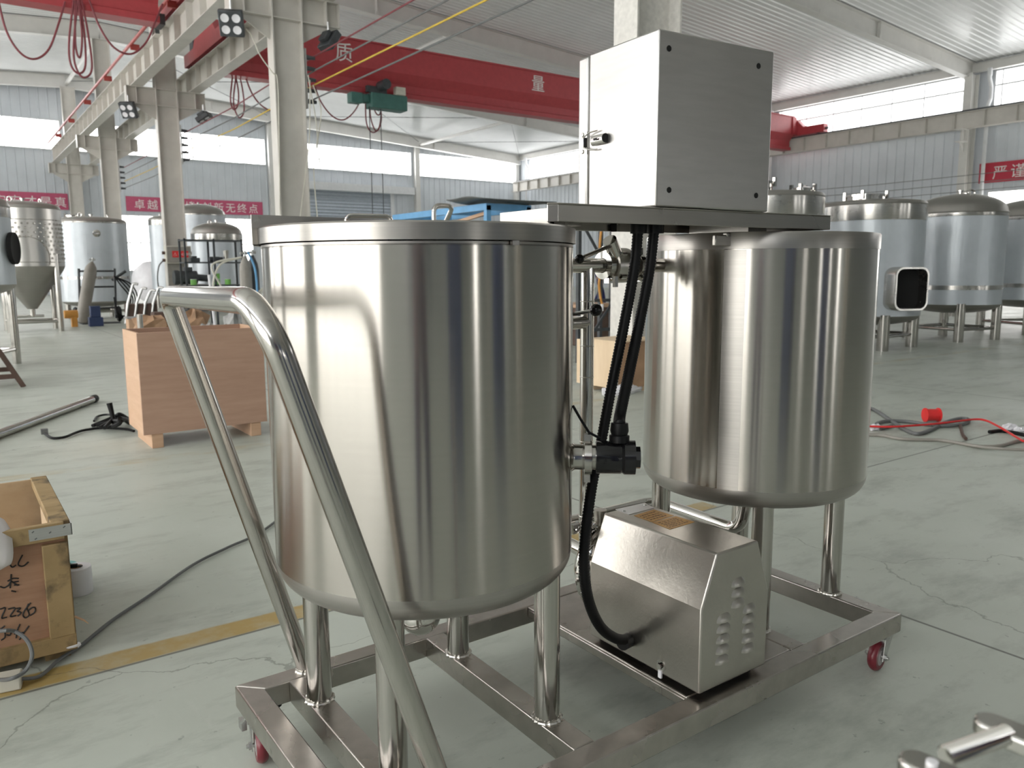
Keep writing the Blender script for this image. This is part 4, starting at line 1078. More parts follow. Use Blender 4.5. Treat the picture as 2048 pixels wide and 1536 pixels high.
part('body', MB().box(8.1, 9.45, 0, 8.75, 10.1, .60), 'rust', t, bevel=.01); part('top_rail', MB().box(8.05, 9.4, .60, 8.8, 10.15, .66), 'ply_light', t, bevel=.01)
# dark steel frame rack beyond
t = thing('steel_rack', 'dark angle-steel frame with diagonal braces, seen between the two tanks of the cart', 'rack', (7.4, 7.6, 0))
for (px, d) in ((1157, 10.2), (1223, 10.5), (1200, 11.2)):
    x, y = polar(px, d); part('post', MB().box(x-.025, y-.025, 0, x+.025, y+.025, 1.95), 'dark', t)
a, b = polar(1157, 10.2), polar(1223, 10.5)
for z in (.42, .8, 1.9): part('rail', MB().bar((*a, z), (*b, z), .03, .04), 'dark', t)
part('brace', MB().bar((*a, 1.85), (*b, 1.1), .025, .03), 'dark', t); part('brace', MB().bar((*b, .75), (*a, .1), .025, .03), 'dark', t)
hz = [atd(px, py, 10.38) for px, py in ((1206, 462), (1199, 500), (1204, 530), (1198, 565), (1201, 595), (1204, 608))]
hz[0].z = 1.90
ho = thing('air_hose', 'orange air hose with a pale end hanging from the dark frame', 'hose', (hz[0].x, hz[0].y, hz[-1].z))
part('hose', MB().tube(smooth_path(hz, 6), .016, 8), 'orange_hose', ho); part('end_fitting', MB().cyl(hz[-1], hz[-1]-Vector((0, 0, .09)), .022, n=10), 'plastic_white', ho)
# blue work platform
t = thing('work_platform', 'bright blue steel platform frame behind the left tank', 'platform', (7.2, 11.4, 0))
PX0, PX1, PY0, PY1, PZ = 6.86, 7.62, 10.2, 13.2, 2.20
for x, y in ((PX0, PY0), (PX1, PY0), (PX0, PY0+1.15), (PX1, PY0+1.15), (PX0, PY1), (PX1, PY1)): part('post', MB().box(x-.04, y-.04, 0, x+.04, y+.04, PZ-.03), 'blue', t)
for x in (PX0, PX1): part('long_beam', MB().box(x-.045, PY0-.04, PZ-.10, x+.045, PY1+.04, PZ), 'blue', t)
for y in (PY0, PY0+1.15, PY1): part('cross_beam', MB().box(PX0+.045, y-.035, PZ-.10, PX1-.045, y+.035, PZ), 'blue', t)
part('brace', MB().bar((PX0+.1, PY0+.1, PZ-.12), (PX0+.1, PY1-.3, PZ-.42), .06, .05), 'ply_light', t)
tp = MB(); n = 8; vs = []; fs = []
for i in range(n+1):
    for j in range(n+1):
        u, v = i/n, j/n
        vs.append((PX0-.30+1.45*u, PY0-.25+.95*v, PZ+.03+.06*(2*u-1)**2*(.4+v)+.02*math.sin(5*v+3*u)))
for i in range(n):
    for j in range(n): a = i*(n+1)+j; fs.append((a, a+n+1, a+n+2, a+1))
tpo = solo('steel_sheet', tp.add(vs, fs), 'tarp', 'warped dark sheet lying across the near end of the blue platform', 'sheet')
sl = tpo.modifiers.new('thickness', 'SOLIDIFY'); sl.thickness = .015
q0 = atd(868, 446, 9.6)
hp_ = MB().tube(fillet([(q0.x, q0.y, 0), (q0.x, q0.y, 1.96), (q0.x+.26, q0.y-.02, 1.96), (q0.x+.26, q0.y+.35, 1.6), (q0.x+.26, q0.y+.35, 0)], .08, 6), .028, 12)
solo('tube_stand', hp_, 'tube', 'bent stainless tube hoop standing in front of the blue platform', 'tube')
for i, (px, py, l) in enumerate(((968, 400, .5), (958, 405, .34))):
    pass
# dark storage rack with odds and ends
rx, ry = 5.05, 18.75
rk = thing('storage_rack', 'dark steel storage rack with paint tins, right of the column with the electrical box', 'rack', (rx, ry, 0))
for dx in (-.62, .0, .62):
    for dy in (-.24, .24): part('post', MB().box(rx+dx-.02, ry+dy-.02, 0, rx+dx+.02, ry+dy+.02, 1.92), 'dark', rk)
for z in (.35, .90, 1.41, 1.90): part('shelf', MB().box(rx-.64, ry-.26, z-.03, rx+.64, ry+.26, z), 'dark', rk)
for i, (dx, dy, z, m_, lab) in enumerate(((-.45, -.12, .9, 'green_can', 'green tin at the left end of the dark rack'), (.07, -.1, .9, 'green_can', 'green tin in the middle of the dark rack, under another tin'),
                                         (.07, -.1, 1.03, 'green_can', 'green tin stacked on top of another on the dark rack'), (.30, -.12, .9, 'green_can', 'green tin right of the two stacked tins on the dark rack'))):
    tt = thing('paint_tin', lab, 'tin', (rx+dx, ry+dy, z), 'paint tins on the dark rack')
    part('body', MB().cyl((rx+dx, ry+dy, z), (rx+dx, ry+dy, z+.12), .065, n=16), m_, tt); part('lid', MB().cyl((rx+dx, ry+dy, z+.12), (rx+dx, ry+dy, z+.128), .067, n=16), 'plastic_white', tt)
solo('steel_mug', MB().lathe([(.05, 0), (.06, .2), (.065, .26), (.055, .26), (.045, .02), (0, .02)], (rx+.30, ry-.1, 1.41), n=20), 'pipe', 'shiny steel beaker on the middle shelf of the dark rack', 'beaker')
solo('grinder', MB().cyl((rx-.05, ry, 1.47), (rx+.18, ry, 1.47), .06, n=12).box(rx+.15, ry-.05, 1.41, rx+.25, ry+.05, 1.52), 'dark', 'dark hand grinder lying on the middle shelf of the dark rack', 'tool', bevel=.01)
solo('tool_case', MB().box(rx-.48, ry-.12, 1.41, rx-.28, ry+.1, 1.50).box(rx-.44, ry-.10, 1.50, rx-.34, ry+.04, 1.54), 'dark', 'small dark case at the left of the middle shelf of the dark rack', 'case', bevel=.01)
# electrical box on the second column, motor beside it
t = thing('electrical_box', 'grey electrical box with a red warning sign, mounted on the column', 'box', (6.2, 26.8, 1.43))
part('cabinet', MB().box(5.80, 26.62, 1.45, 6.56, 26.92, 2.00), 'cream', t, bevel=.015)
part('door', MB().box(5.83, 26.60, 1.48, 6.53, 26.625, 1.97), 'gas', t, bevel=.008)
sg = part('warning_sign', MB().box(5.98, 26.592, 1.64, 6.46, 26.60, 1.84), 'redbright', t)
text_mesh('lettering', '⚠ 当心触电', .10, (6.00, 26.588, 1.705), (1, 0, 0), (0, 0, 1), 'white', sg, .001, spacing=.92)
part('back_plate', MB().box(5.88, 26.86, .0, 6.50, 26.90, 1.45), 'gas', t)
for sx in (-1, 1):
    for zz in (1.55, 1.78): part('socket', MB().cyl((6.18+sx*.38, 26.76, zz), (6.18+sx*.46, 26.76, zz), .05, n=12), 'rust', t)
part('cable', MB().tube(smooth_path([(5.74, 26.75, 1.55), (5.58, 26.7, 1.35), (5.52, 26.7, .9), (5.6, 26.7, .3), (5.75, 26.8, .05)], 6), .02, 6), 'greycable', t)
part('cable', MB().tube(smooth_path([(6.64, 26.75, 1.75), (6.80, 26.7, 1.60), (6.84, 26.7, 1.2), (6.8, 26.7, .8)], 6), .02, 6), 'greycable', t)
mx, my = polar(380, 24.6)
t = thing('electric_motor', 'dark electric motor on a stand in front of the column with the electrical box', 'motor', (mx, my, 0))
part('body', MB().cyl((mx-.28, my, 1.03), (mx+.22, my, 1.03), .19, n=20), 'dark', t); part('fan_cover', MB().lathe([(0, 0), (.19, 0), (.21, .03), (.21, .12)], (mx-.40, my, 1.03), (1, 0, 0), 20), 'dark', t)
part('terminal_box', MB().box(mx-.12, my-.1, 1.2, mx+.1, my+.1, 1.32), 'dark', t, bevel=.01); part('stand', MB().box(mx-.3, my-.2, 0, mx+.45, my+.2, .84), 'gas', t, bevel=.01)
part('coupling', MB().cyl((mx+.22, my, 1.03), (mx+.52, my, 1.0), .10, n=14), 'dark', t)
# gas cylinders
def gas_cylinder(label, p, top, r, mat='gas'):
    p, top = Vector(p), Vector(top); t = thing('gas_cylinder', label, 'gas cylinder', p, 'gas cylinders'); a = (top-p); L = a.length
    part('body', MB().lathe([(0, 0), (r*.92, .0), (r, .03), (r, L*.80), (r*.85, L*.87), (r*.45, L*.93), (.03, L*.95), (.03, L*.96), (0, L*.96)], p, a, 24), mat, t)
    a.normalize(); part('valve', MB().cyl(p+a*L*.95, p+a*L*1.02, .022, n=10).cyl(p+a*L*.99-Vector((.07, 0, 0)), p+a*L*.99+Vector((.06, 0, 0)), .02, n=10), 'zinc', t)
    return t
b0 = atz(163, 646, .03); b0.z = .03
tp_ = Vector((b0.x+.36, b0.y+.16, 1.50))
gas_cylinder('grey gas cylinder leaning on a hand truck, left of the wrapped tank', b0, tp_, .135)
x, y = polar(494, 13.6); gas_cylinder('brown-grey gas cylinder standing against the left side of the near tank', (x, y, 0), (x, y, 1.50), .095)
x2, y2 = polar(509, 13.9); gas_cylinder('dark gas cylinder half hidden behind the near tank', (x2, y2, 0), (x2, y2, 1.52), .095, 'dark')
bh = MB().tube(smooth_path([(x+.02, y-.12, 1.5), (x+.10, y-.16, 1.25), (x+.12, y-.16, .9), (x+.10, y-.15, .4), (x+.16, y-.12, .02), (x+.5, y-.2, .02)], 6), .018, 8)
solo('gas_hose', bh, 'blue', 'blue hose hanging down the brown-grey gas cylinder', 'hose')
gh = MB()
for s in (0, .12): gh.tube(smooth_path([(x-.08, y-.1, 1.42), (x-.42-s, y-.1, 1.30), (x-.55+s, y-.12, .95), (x-.40, y-.12, .62), (x-.05+s, y-.12, .70), (x+.25, y-.14, .95)], 8), .016, 7)
solo('gas_hose', gh, 'cream', 'pale hose looped beside the brown-grey gas cylinder', 'hose')
ss = MB().tube([polar(430, 13.0)+(0,), polar(421, 13.0)+(1.15,)], .022, 8)
solo('white_pole', ss, 'plastic_white', 'white pole leaning up beside the hose loops', 'pole')
# hand truck with hoses behind the leaning cylinder
hx_, hy_ = b0.x+.36, b0.y+.24
t = thing('hand_truck', 'black two-wheeled hand truck holding the leaning gas cylinder', 'hand truck', (hx_, hy_, 0))
for dx in (-.34, .42): part('upright', MB().tube([(hx_+dx, hy_+.05, .1), (hx_+dx+.06, hy_+.12, 1.28)], .028, 8), 'dark', t)
for z in (.35, .85, 1.22): part('cross_bar', MB().cyl((hx_-.34+z*.05, hy_+.05+z*.055, z), (hx_+.42+z*.05, hy_+.05+z*.055, z), .022, n=8), 'dark', t)
for dx in (-.42, .50): part('wheel', MB().lathe([(0, -.04), (.17, -.04), (.2, 0), (.17, .04), (0, .04)], (hx_+dx, hy_+.1, .2), (1, 0, 0), 24), 'black', t)
part('toe_plate', MB().box(hx_-.36, hy_-.42, .0, hx_+.44, hy_+.1, .02), 'dark', t); part('handle', MB().tube([(hx_+.42, hy_+.2, 1.0), (hx_+.72, hy_+.1, 1.22)], .035, 8), 'dark', t)
m_ = MB(); rnd = random.Random(3)
for k in range(4):
    m_.tube(smooth_path([(hx_+.45, hy_+.1, 1.1), (hx_+.55+.08*k, hy_-.05, .9), (hx_+.75+.05*k, hy_-.08, .55), (hx_+.62+.04*k, hy_-.1, .18), (hx_+.45, hy_-.1, .12+.03*k), (hx_+.40, hy_, .6)], 6), .016, 6)
solo('welding_hose', m_, 'black', 'tangle of black hoses hanging on the right of the hand truck', 'hose')
x, y = polar(188, 20.0); solo('tool_box', MB().box(x-.10, y-.1, .2, x+.10, y+.1, .45).box(x-.14, y-.12, 0, x+.14, y+.12, .2), 'darkblue', 'small blue tool box right of the leaning gas cylinder', 'tool box', bevel=.01)
x, y = polar(141, 20.0); solo('power_tool', MB().cyl((x-.15, y, .28), (x+.12, y, .28), .09, n=12).box(x-.02, y-.06, 0, x+.1, y+.06, .25), 'orange_hose', 'orange power tool on the floor left of the leaning gas cylinder', 'tool', bevel=.01)
# scrap bin with bent pipes
x, y = polar(280, 20.0)
solo('scrap_bin', MB().box(x-.30, y-.2, 0, x+.32, y+.25, .48), 'rust', 'rusty brown bin right of the wrapped tank', 'bin', bevel=.01)
for k, (dx, h_, lab) in enumerate(((-.28, .95, 'bent grey pipe leaning furthest left in the rusty bin'), (-.10, .85, 'bent grey pipe second from the left in the rusty bin'), (.08, .80, 'bent grey pipe third from the left in the rusty bin'), (.25, .86, 'bent grey pipe furthest right in the rusty bin'))):
    solo('bent_pipe', MB().tube(fillet([(x+dx-.10, y-.22, .05), (x+dx-.02, y-.24, .5), (x+dx+.12, y-.24, h_), (x+dx+.20, y-.30, h_-.03)], .06, 5), .03, 8), 'zinc', lab, 'pipe', 'bent pipes in the rusty bin')
# scrap heap behind the plywood crate
def lump(c, r, seed, sc=(1, 1, 1), n=12):
    rr = random.Random(seed); m_ = MB().sphere(c, r, n, sc)
    for v in m_.v:
        d = (v-Vector(c)); v += d*(rr.random()-.5)*.55
        v.z = max(v.z, .0)
    return m_
for i, (px, d, r, mt, sc, nm, cat, lab) in enumerate((
        (384, 15.6, .26, 'carton', (1.1, 1, 1.0), 'sack', 'sack', 'slumped brown sack behind the plywood crate, under the handle bar'),
        (409, 14.9, .17, 'foam', (1, 1, .9), 'scrap_lump', 'scrap', 'grey crumpled scrap behind the plywood crate, leftmost lump'),
        (436, 13.6, .20, 'foam', (1.2, 1, .8), 'scrap_lump', 'scrap', 'grey crumpled scrap behind the plywood crate, second lump from left'),
        (468, 14.6, .26, 'foam', (.7, 1, 1.2), 'scrap_lump', 'scrap', 'grey crumpled scrap behind the plywood crate, tall lump near the gas cylinder'),
        (300, 15.8, .26, 'carton', (1.3, 1, .8), 'carton', 'carton', 'crushed brown carton behind the plywood crate, left of the handle'))):
    x, y = polar(px, d); solo(nm, lump((x, y, r*.9), r, i+5, sc), mt, lab, cat, smooth=False)
x, y = polar(270, 17.5)
t = thing('wood_block', 'pale wooden block stack with sheets on top, behind the plywood crate', 'wood', (x, y, 0))
part('block', MB().box(x-.17, y-.15, 0, x+.05, y+.15, .28), 'ply_light', t); part('board', MB().box(x-.2, y-.2, .28, x+.5, y+.2, .31), 'foam', t); part('block', MB().box(x+.25, y-.15, 0, x+.45, y+.15, .28), 'carton', t)
x, y = polar(320, 17.0); solo('dark_box', MB().box(x-.16, y-.14, 0, x+.2, y+.14, .42), 'rust', 'dark box in the heap, left of the far end of the handle', 'box', bevel=.02)
x, y = polar(277, 12.0); solo('tube_offcut', MB().lathe([(.038, 0), (.038, .62), (.033, .62), (.033, .02), (0, .02)], (x, y, 0), n=20), 'tube', 'short stainless tube standing upright behind the plywood crate', 'tube')
# low trestle at the left edge
t = thing('trestle', 'low rusty steel trestle at the left edge', 'trestle', (.35, 10.0, 0))
for yy in (9.75, 10.5):
    part('leg', MB().bar((.40, yy, .46), (.62, yy, .0), .05, .05), 'rust', t); part('leg', MB().bar((.30, yy, .46), (.02, yy, .0), .05, .05), 'rust', t); part('cross_bar', MB().bar((.10, yy, .12), (.57, yy, .12), .03, .05), 'rust', t)
part('top_beam', MB().box(-.3, 9.65, .45, .44, 10.6, .52), 'rust', t, bevel=.01)
# stainless tube with a black cap lying on the floor
pa, pb = atz(-120, 912, .033), atz(184, 799, .033)
t = thing('loose_tube', 'long stainless tube with a black end cap lying on the floor at the left', 'tube', ((pa.x+pb.x)/2, (pa.y+pb.y)/2, 0))
part('tube', MB().cyl(pa, pb, .033, n=24), 'pipe', t); part('end_cap', MB().cyl(pb, pb+(pb-pa).normalized()*.07, .0355, n=24), 'black', t)
# black torch leads by the plywood crate
m_ = MB(); rnd = random.Random(11)
m_.tube(smooth_path([atz(a, b, .015) for a, b in ((90, 868), (105, 876), (130, 874), (150, 866), (170, 860), (205, 856), (250, 858), (268, 862))], 6), .010, 7)
for k in range(7):
    m_.tube(smooth_path([atz(185+8*k, 856-rnd.uniform(0, 10), .012+.012*k), atz(215+5*k, 846-rnd.uniform(0, 12), .03+.014*k), atz(240, 838-rnd.uniform(-6, 10), .05+.015*k), atz(258, 848-rnd.uniform(0, 14), .03)], 6), rnd.uniform(.010, .018), 7)
m_.tube(smooth_path([atz(188, 842, .012), atz(195, 833, .012), atz(215, 829, .02), atz(235, 834, .03)], 6), .009, 7)
tl_ = thing('torch_lead', 'tangle of black welding leads on the floor beside the plywood crate', 'cable', (.85, 5.95, 0))
part('lead', m_, 'black', tl_); q = atz(229, 850, .03); part('torch_handle', MB().tube([q, q+Vector((-.01, .02, .10)), q+Vector((-.02, .03, .17))], [.016, .018, .022], 10), 'black', tl_)
q = atz(90, 868, .0); part('plug', MB().box(q.x-.025, q.y-.02, .0, q.x+.02, q.y+.02, .04), 'greycable', tl_)

# ------------------------------------------------------------------ near things at the left edge
NY = 2.70
def NP(px, py, dy=0.): return aty(px, py, NY-dy)
zt_ = NP(90, 1048).z; xr = .253
bk = atz(92, 953, zt_); yb_ = bk.y
t = thing('wooden_crate', 'weathered open wooden crate with black handwriting at the lower left edge', 'crate', (-.35, (NY+yb_)/2, 0))
XLc = -1.05
part('front_panel', MB().box(XLc, NY+.004, .055, xr-.012, NY+.016, zt_-.015), 'oldpanel', t)
zr0 = NP(60, 1120).z
part('top_rail', MB().box(XLc, NY-.014, zt_-.052, xr-.012, NY+.010, zt_), 'oldwood', t, bevel=.002)
part('corner_post', MB().box(xr-.075, NY-.016, .085, xr-.006, NY+.006, zt_-.064), 'oldwood', t, bevel=.003)
part('bottom_rail', MB().box(XLc, NY-.014, .035, xr-.004, NY+.006, .088), 'oldwood', t, bevel=.003)
part('side_panel', MB().box(xr-.014, NY+.016, .05, xr-.002, yb_, zt_-.01), 'oldwood', t)
part('side_lining', MB().box(xr-.030, NY+.05, .20, xr-.016, yb_-.08, zt_-.012), 'ply_pale', t)
part('side_rail', MB().box(xr-.046, NY+.012, zt_-.030, xr+.006, yb_+.02, zt_), 'oldwood', t, bevel=.003)
part('back_panel', MB().box(XLc, yb_, .05, xr-.014, yb_+.012, zt_-.005), 'innerwood', t)
part('bottom_board', MB().box(XLc, NY+.016, .045, xr-.014, yb_, .055), 'innerwood', t)
for xs in (xr-.09, -.5): part('skid', MB().box(xs, NY+.03, 0, xs+.07, yb_, .035), 'oldwood', t)
q1, q2 = NP(75, 1055), NP(140, 1047)
br_ = part('corner_bracket', MB().box(xr-.105, NY-.0165, zt_-.042, xr+.008, NY-.0145, zt_-.006).box(xr+.006, NY-.0165, zt_-.042, xr+.0085, NY+.07, zt_-.006), 'zinc', t)
for dx, dz in ((-.094, -.014), (-.05, -.024), (-.012, -.014), (-.088, -.036)): part('screw', MB().bar((xr+dx-.003, NY-.0172, zt_+dz-.002), (xr+dx+.003, NY-.0172, zt_+dz+.002), .002, .003), 'greycable', br_)
part('torn_corner', lump((xr-.02, NY-.006, .045), .018, 3, (1.6, .5, .5), 10), 'plastic_white', t, smooth=False)
part('splinter', MB().tube([(xr-.004, NY+.002, .135), (xr+.02, NY-.002, .118), (xr+.032, NY-.004, .104)], [.004, .003, .001], 6), 'ply_light', t)
STROKES = [[(0, 232), (25, 216)], [(45, 205), (35, 265), (60, 290), (95, 250), (105, 210)], [(105, 210), (95, 270), (115, 300), (150, 280)], [(210, 185), (170, 265), (190, 290), (225, 285), (265, 250)],
           [(0, 480), (40, 490), (75, 470)], [(70, 430), (120, 405), (175, 405)], [(105, 365), (100, 430), (95, 495)], [(100, 430), (75, 475)], [(105, 430), (165, 470)], [(120, 440), (175, 430)], [(130, 465), (180, 465)], [(105, 520), (150, 528)],
           [(0, 690), (50, 680), (15, 770), (65, 765)], [(75, 690), (140, 680), (95, 755), (150, 750)], [(150, 685), (190, 680), (160, 710), (195, 720), (165, 755)], [(285, 630), (230, 700), (215, 750), (240, 770), (270, 740), (250, 680), (265, 640)], [(265, 700), (300, 675), (328, 680), (320, 720), (280, 750)],
           [(0, 880), (45, 845)], [(0, 905), (40, 900), (45, 950), (10, 980)], [(70, 905), (100, 890), (95, 930), (60, 930)], [(185, 830), (160, 890), (150, 960)], [(270, 845), (215, 920), (180, 975)], [(130, 920), (230, 905)]]
for i0, i1 in ((0, 4), (4, 12), (12, 17), (17, 23)):
    hw = MB()
    for st in STROKES[i0:i1]: hw.tube(smooth_path([aty(a/4.655, 1070+b/4.655, NY+.0032) for a, b in st], 5), .0022, 6)
    part('handwriting', hw, 'ink', t)
# white cloth over the crate edge
def blob(pts, r, seed, mat, *a, **k):
    rr = random.Random(seed); m_ = MB()
    return m_
vs = []; fs = []; nu, nv_ = 22, 26; rr = random.Random(4)
path = [(.00, NY+.22, zt_-.10), (.00, NY+.16, zt_-.01), (-.005, NY+.09, zt_+.045), (.00, NY+.02, zt_+.03), (.01, NY-.028, zt_-.012), (.015, NY-.04, zt_-.045), (.015, NY-.038, zt_-.075)]
pp = smooth_path(path, 4); nn_ = len(pp)
for i, p in enumerate(pp):
    t_ = i/(nn_-1)
    for j in range(nu+1):
        u = j/nu
        wdt = .40-.03*math.cos(5*t_)
        vs.append((p.x-wdt+wdt*1.0*u+.105*(1-.35*abs(2*t_-1)), p.y+.014*math.sin(9*u+4*t_), p.z+.020*math.sin(13*u+6*t_)*(.3+t_)-.05*max(0, u-.82)/.18*(1-t_*.6)))
for i in range(nn_-1):
    for j in range(nu): a = i*(nu+1)+j; fs.append((a, a+1, a+nu+2, a+nu+1))
co = solo('cloth', MB().add(vs, fs), 'cloth', 'crumpled white cloth hanging over the edge of the weathered crate', 'cloth', angle=80)
sl = co.modifiers.new('thickness', 'SOLIDIFY'); sl.thickness = .004
# white film roll with a black tool on it, teal tape behind
rp = atz(160, 1193, 0); rc = Vector((rp.x, rp.y+.045, 0)); rr_ = .050
t = thing('film_roll', 'roll of white stretch film standing on the floor right of the weathered crate', 'roll', rc)
part('film', MB().lathe([(.022, 0), (rr_, 0), (rr_+.001, .004), (rr_+.001, .098), (rr_, .102), (.022, .102)], rc, n=40), 'plastic_white', t); part('core', MB().lathe([(.018, 0), (.022, 0), (.022, .104), (.018, .104), (.018, 0)], rc, n=24), 'carton', t)
t = thing('utility_knife', 'black knife lying across the top of the white film roll', 'knife', (rc.x-.02, rc.y-.01, .104))
part('handle', MB().bar((rc.x-.055, rc.y+.012, .112), (rc.x+.004, rc.y-.012, .110), .016, .014), 'black', t, bevel=.003); part('blade', MB().bar((rc.x+.004, rc.y-.012, .109), (rc.x+.018, rc.y-.022, .108), .010, .006), 'dark', t, bevel=.002)
tt = Vector((rc.x-.035, rc.y+.13, 0))
solo('tape_roll', MB().lathe([(.034, 0), (.052, 0), (.052, .075), (.034, .075), (.034, 0)], tt, n=32), 'teal', 'teal tape roll standing just behind the white film roll', 'tape')
# power strip with its grey cable
sp0, sp1 = atz(-60, 1400, .0), atz(40, 1380, 0.)
d_ = (sp1-sp0).normalized(); n__ = Vector((-d_.y, d_.x, 0))
t = thing('socket_strip', 'cream socket strip wrapped in film on the yellow floor line, lower left', 'socket strip', sp1)
part('body', MB().obox(sp0-n__*.0, d_*(sp1-sp0).length, n__*.055, Vector((0, 0, .040))), 'cream', t, bevel=.006)
part('film_wrap', MB().obox(sp0-n__*.002+d_*.03-Vector((0, 0, 0)), d_*((sp1-sp0).length-.026), n__*.059, Vector((0, 0, .0425))), 'cream', t, bevel=.005)
e0 = sp1+n__*.028+Vector((0, 0, .02))
cab_ = MB().tube(smooth_path([e0, atz(80, 1352, .012), atz(120, 1318, .010), atz(163, 1290, .009), atz(225, 1240, .009), atz(300, 1190, .009), atz(385, 1130, .009), atz(455, 1095, .009), atz(520, 1065, .009), atz(600, 1010, .009), atz(700, 975, .009)], 8), .0058, 8)
part('cable', cab_, 'greycable', t)
part('cable', MB().tube(smooth_path([atz(-40, 1268, .02), aty(0, 1262, 2.62), aty(30, 1263, 2.60), aty(55, 1282, 2.575), aty(64, 1312, 2.55), aty(50, 1342, 2.54), aty(20, 1358, 2.53), sp0+d_*.05+n__*.06+Vector((0, 0, .02))], 8), .0058, 8), 'greycable', t)

# ------------------------------------------------------------------ cables and scraps on the floor at the right
def fl(pix, z=.012): return [atz(1640+a/5.02, 740+b/5.02, z) for a, b in pix]
solo('floor_cable', MB().tube(smooth_path(fl([(420, 400), (505, 385), (600, 430), (760, 540), (880, 610), (980, 640), (1100, 605), (1250, 530), (1380, 490), (1470, 490), (1495, 505), (1470, 530), (1380, 550), (1250, 560), (1080, 548), (900, 520), (700, 512), (600, 525), (560, 555), (590, 585), (650, 578), (720, 560)], .016), 8), .014, 8), 'greycable', 'dark cable looped on the floor right of the second tank', 'cable', 'cables on the floor at the right')
solo('floor_cable', MB().tube(smooth_path(fl([(380, 640), (495, 650), (640, 660), (800, 690), (1000, 700), (1200, 705), (1400, 735), (1600, 768), (1800, 762), (1950, 722), (2080, 690), (2400, 560)]), 8), .012, 8), 'gas', 'dusty grey cable, nearest of the cables on the floor at the right', 'cable', 'cables on the floor at the right')
solo('floor_cable', MB().tube(smooth_path(fl([(1700, 622), (1800, 612), (1900, 622), (2060, 655), (2350, 700)]), 8), .014, 8), 'black', 'short black cable end under the crumpled film on the floor at the right', 'cable', 'cables on the floor at the right')
solo('floor_cable', MB().tube(smooth_path(fl([(1480, 752), (1620, 772), (1750, 785), (1900, 795), (2080, 800), (2400, 770)], .026), 8), .010, 8), 'gas', 'thin grey cable leaving the photo at the right edge, below the others', 'cable', 'cables on the floor at the right')
solo('red_wire', MB().tube(smooth_path(fl([(420, 560), (495, 565), (700, 570), (900, 560), (1100, 545), (1250, 530), (1400, 512), (1550, 495), (1660, 505), (1780, 560), (1900, 630), (2000, 690), (2080, 712), (2350, 660)], .036), 8), .008, 7), 'redbright', 'thin red wire lying over the dark cables on the floor at the right', 'wire')
solo('floor_cable', MB().tube(smooth_path(fl([(1405, 540), (1420, 600), (1435, 650), (1465, 690)], .012), 6), .012, 8), 'rust', 'short brown cable stub with a bare end on the floor at the right', 'cable', 'cables on the floor at the right')
rs = atz(1873, 846, 0)
t = thing('wire_spool', 'bright red wire spool lying on its side on the floor at the right', 'spool', rs)
ax_ = CR.copy(); ax_.z = 0; ax_.normalize(); sc0 = rs+Vector((.02, .05, .055))
part('flange', MB().lathe([(0, 0), (.055, 0), (.055, .008), (0, .008)], sc0-ax_*.055, ax_, 28), 'redbright', t); part('flange', MB().lathe([(0, 0), (.055, 0), (.055, .008), (0, .008)], sc0+ax_*.047, ax_, 28), 'redbright', t)
part('winding', MB().cyl(sc0-ax_*.047, sc0+ax_*.047, .047, n=28), 'redbright', t)
for a, b, r, sd, lab in ((1900, 590, .045, 5, 'crumpled scrap of pale film on the floor at the right'), (560, 575, .035, 6, 'small white rag on the cables beside the second tank'), (2010, 610, .04, 8, 'pale film scrap cut by the right edge of the photo')):
    q = fl([(a, b)], .02)[0]; solo('film_scrap', lump((q.x, q.y, r*.5), r, sd, (1.7, 1, .7), 14), 'plastic_white', lab, 'film', smooth=False)

# swing clamp of a vessel standing just outside the lower right corner
ZC = .86
g0, g1 = atz(1800, 1500, ZC), atz(1950, 1425, ZC)
pd = (atz(1930, 1560, ZC)-g0).normalized(); sdv = (g1-g0)
t = thing('swing_clamp', 'blurred polished swing clamp with a threaded bolt in the lower right corner', 'clamp', (g0+pd*.2))
def link(c, L, w_, h_):
    n = Vector((-pd.y, pd.x, 0)); P = [c+pd*L+n*w_/2, c+pd*L-n*w_/2]
    for i in range(13):
        a = -PI/2-PI*i/12; P.append(c+pd*(w_/2)+pd*math.cos(a)*w_/2+n*math.sin(a)*w_/2)
    return MB().prism([p-Vector((0, 0, h_)) for p in P], (0, 0, h_))
part('link_plate', link(g0, .16, .026, .013), 'pipe', t, bevel=.0025); part('link_plate', link(g1, .16, .026, .013), 'pipe', t, bevel=.0025)
b0_ = atz(1890, 1513, ZC-.004); b1_ = atz(2016, 1468, ZC-.004)
n = 60; part('threaded_bolt', MB().tube([b0_.lerp(b1_, i/n) for i in range(n+1)], [.0068+(.0007 if i % 2 else -.0004) for i in range(n+1)], 16), 'pipe', t)
part('pin', MB().cyl(g0+pd*.022-Vector((0, 0, .002)), g0+pd*.022+Vector((0, 0, .003)), .004, n=14), 'plastic_white', t)
ee = g0.lerp(g1, .5)+pd*.165
part('pivot_block', MB().obox(g0+pd*.15-Vector((0, 0, .014))-sdv.normalized()*.02, pd*.03, sdv+sdv.normalized()*.04, Vector((0, 0, .018))), 'pipe', t, bevel=.003)
part('post', MB().cyl((ee.x, ee.y, 0), (ee.x, ee.y, ZC-.012), .022, n=20), 'tube', t); part('foot_plate', MB().cyl((ee.x, ee.y, 0), (ee.x, ee.y, .012), .09, n=28), 'tube', t)

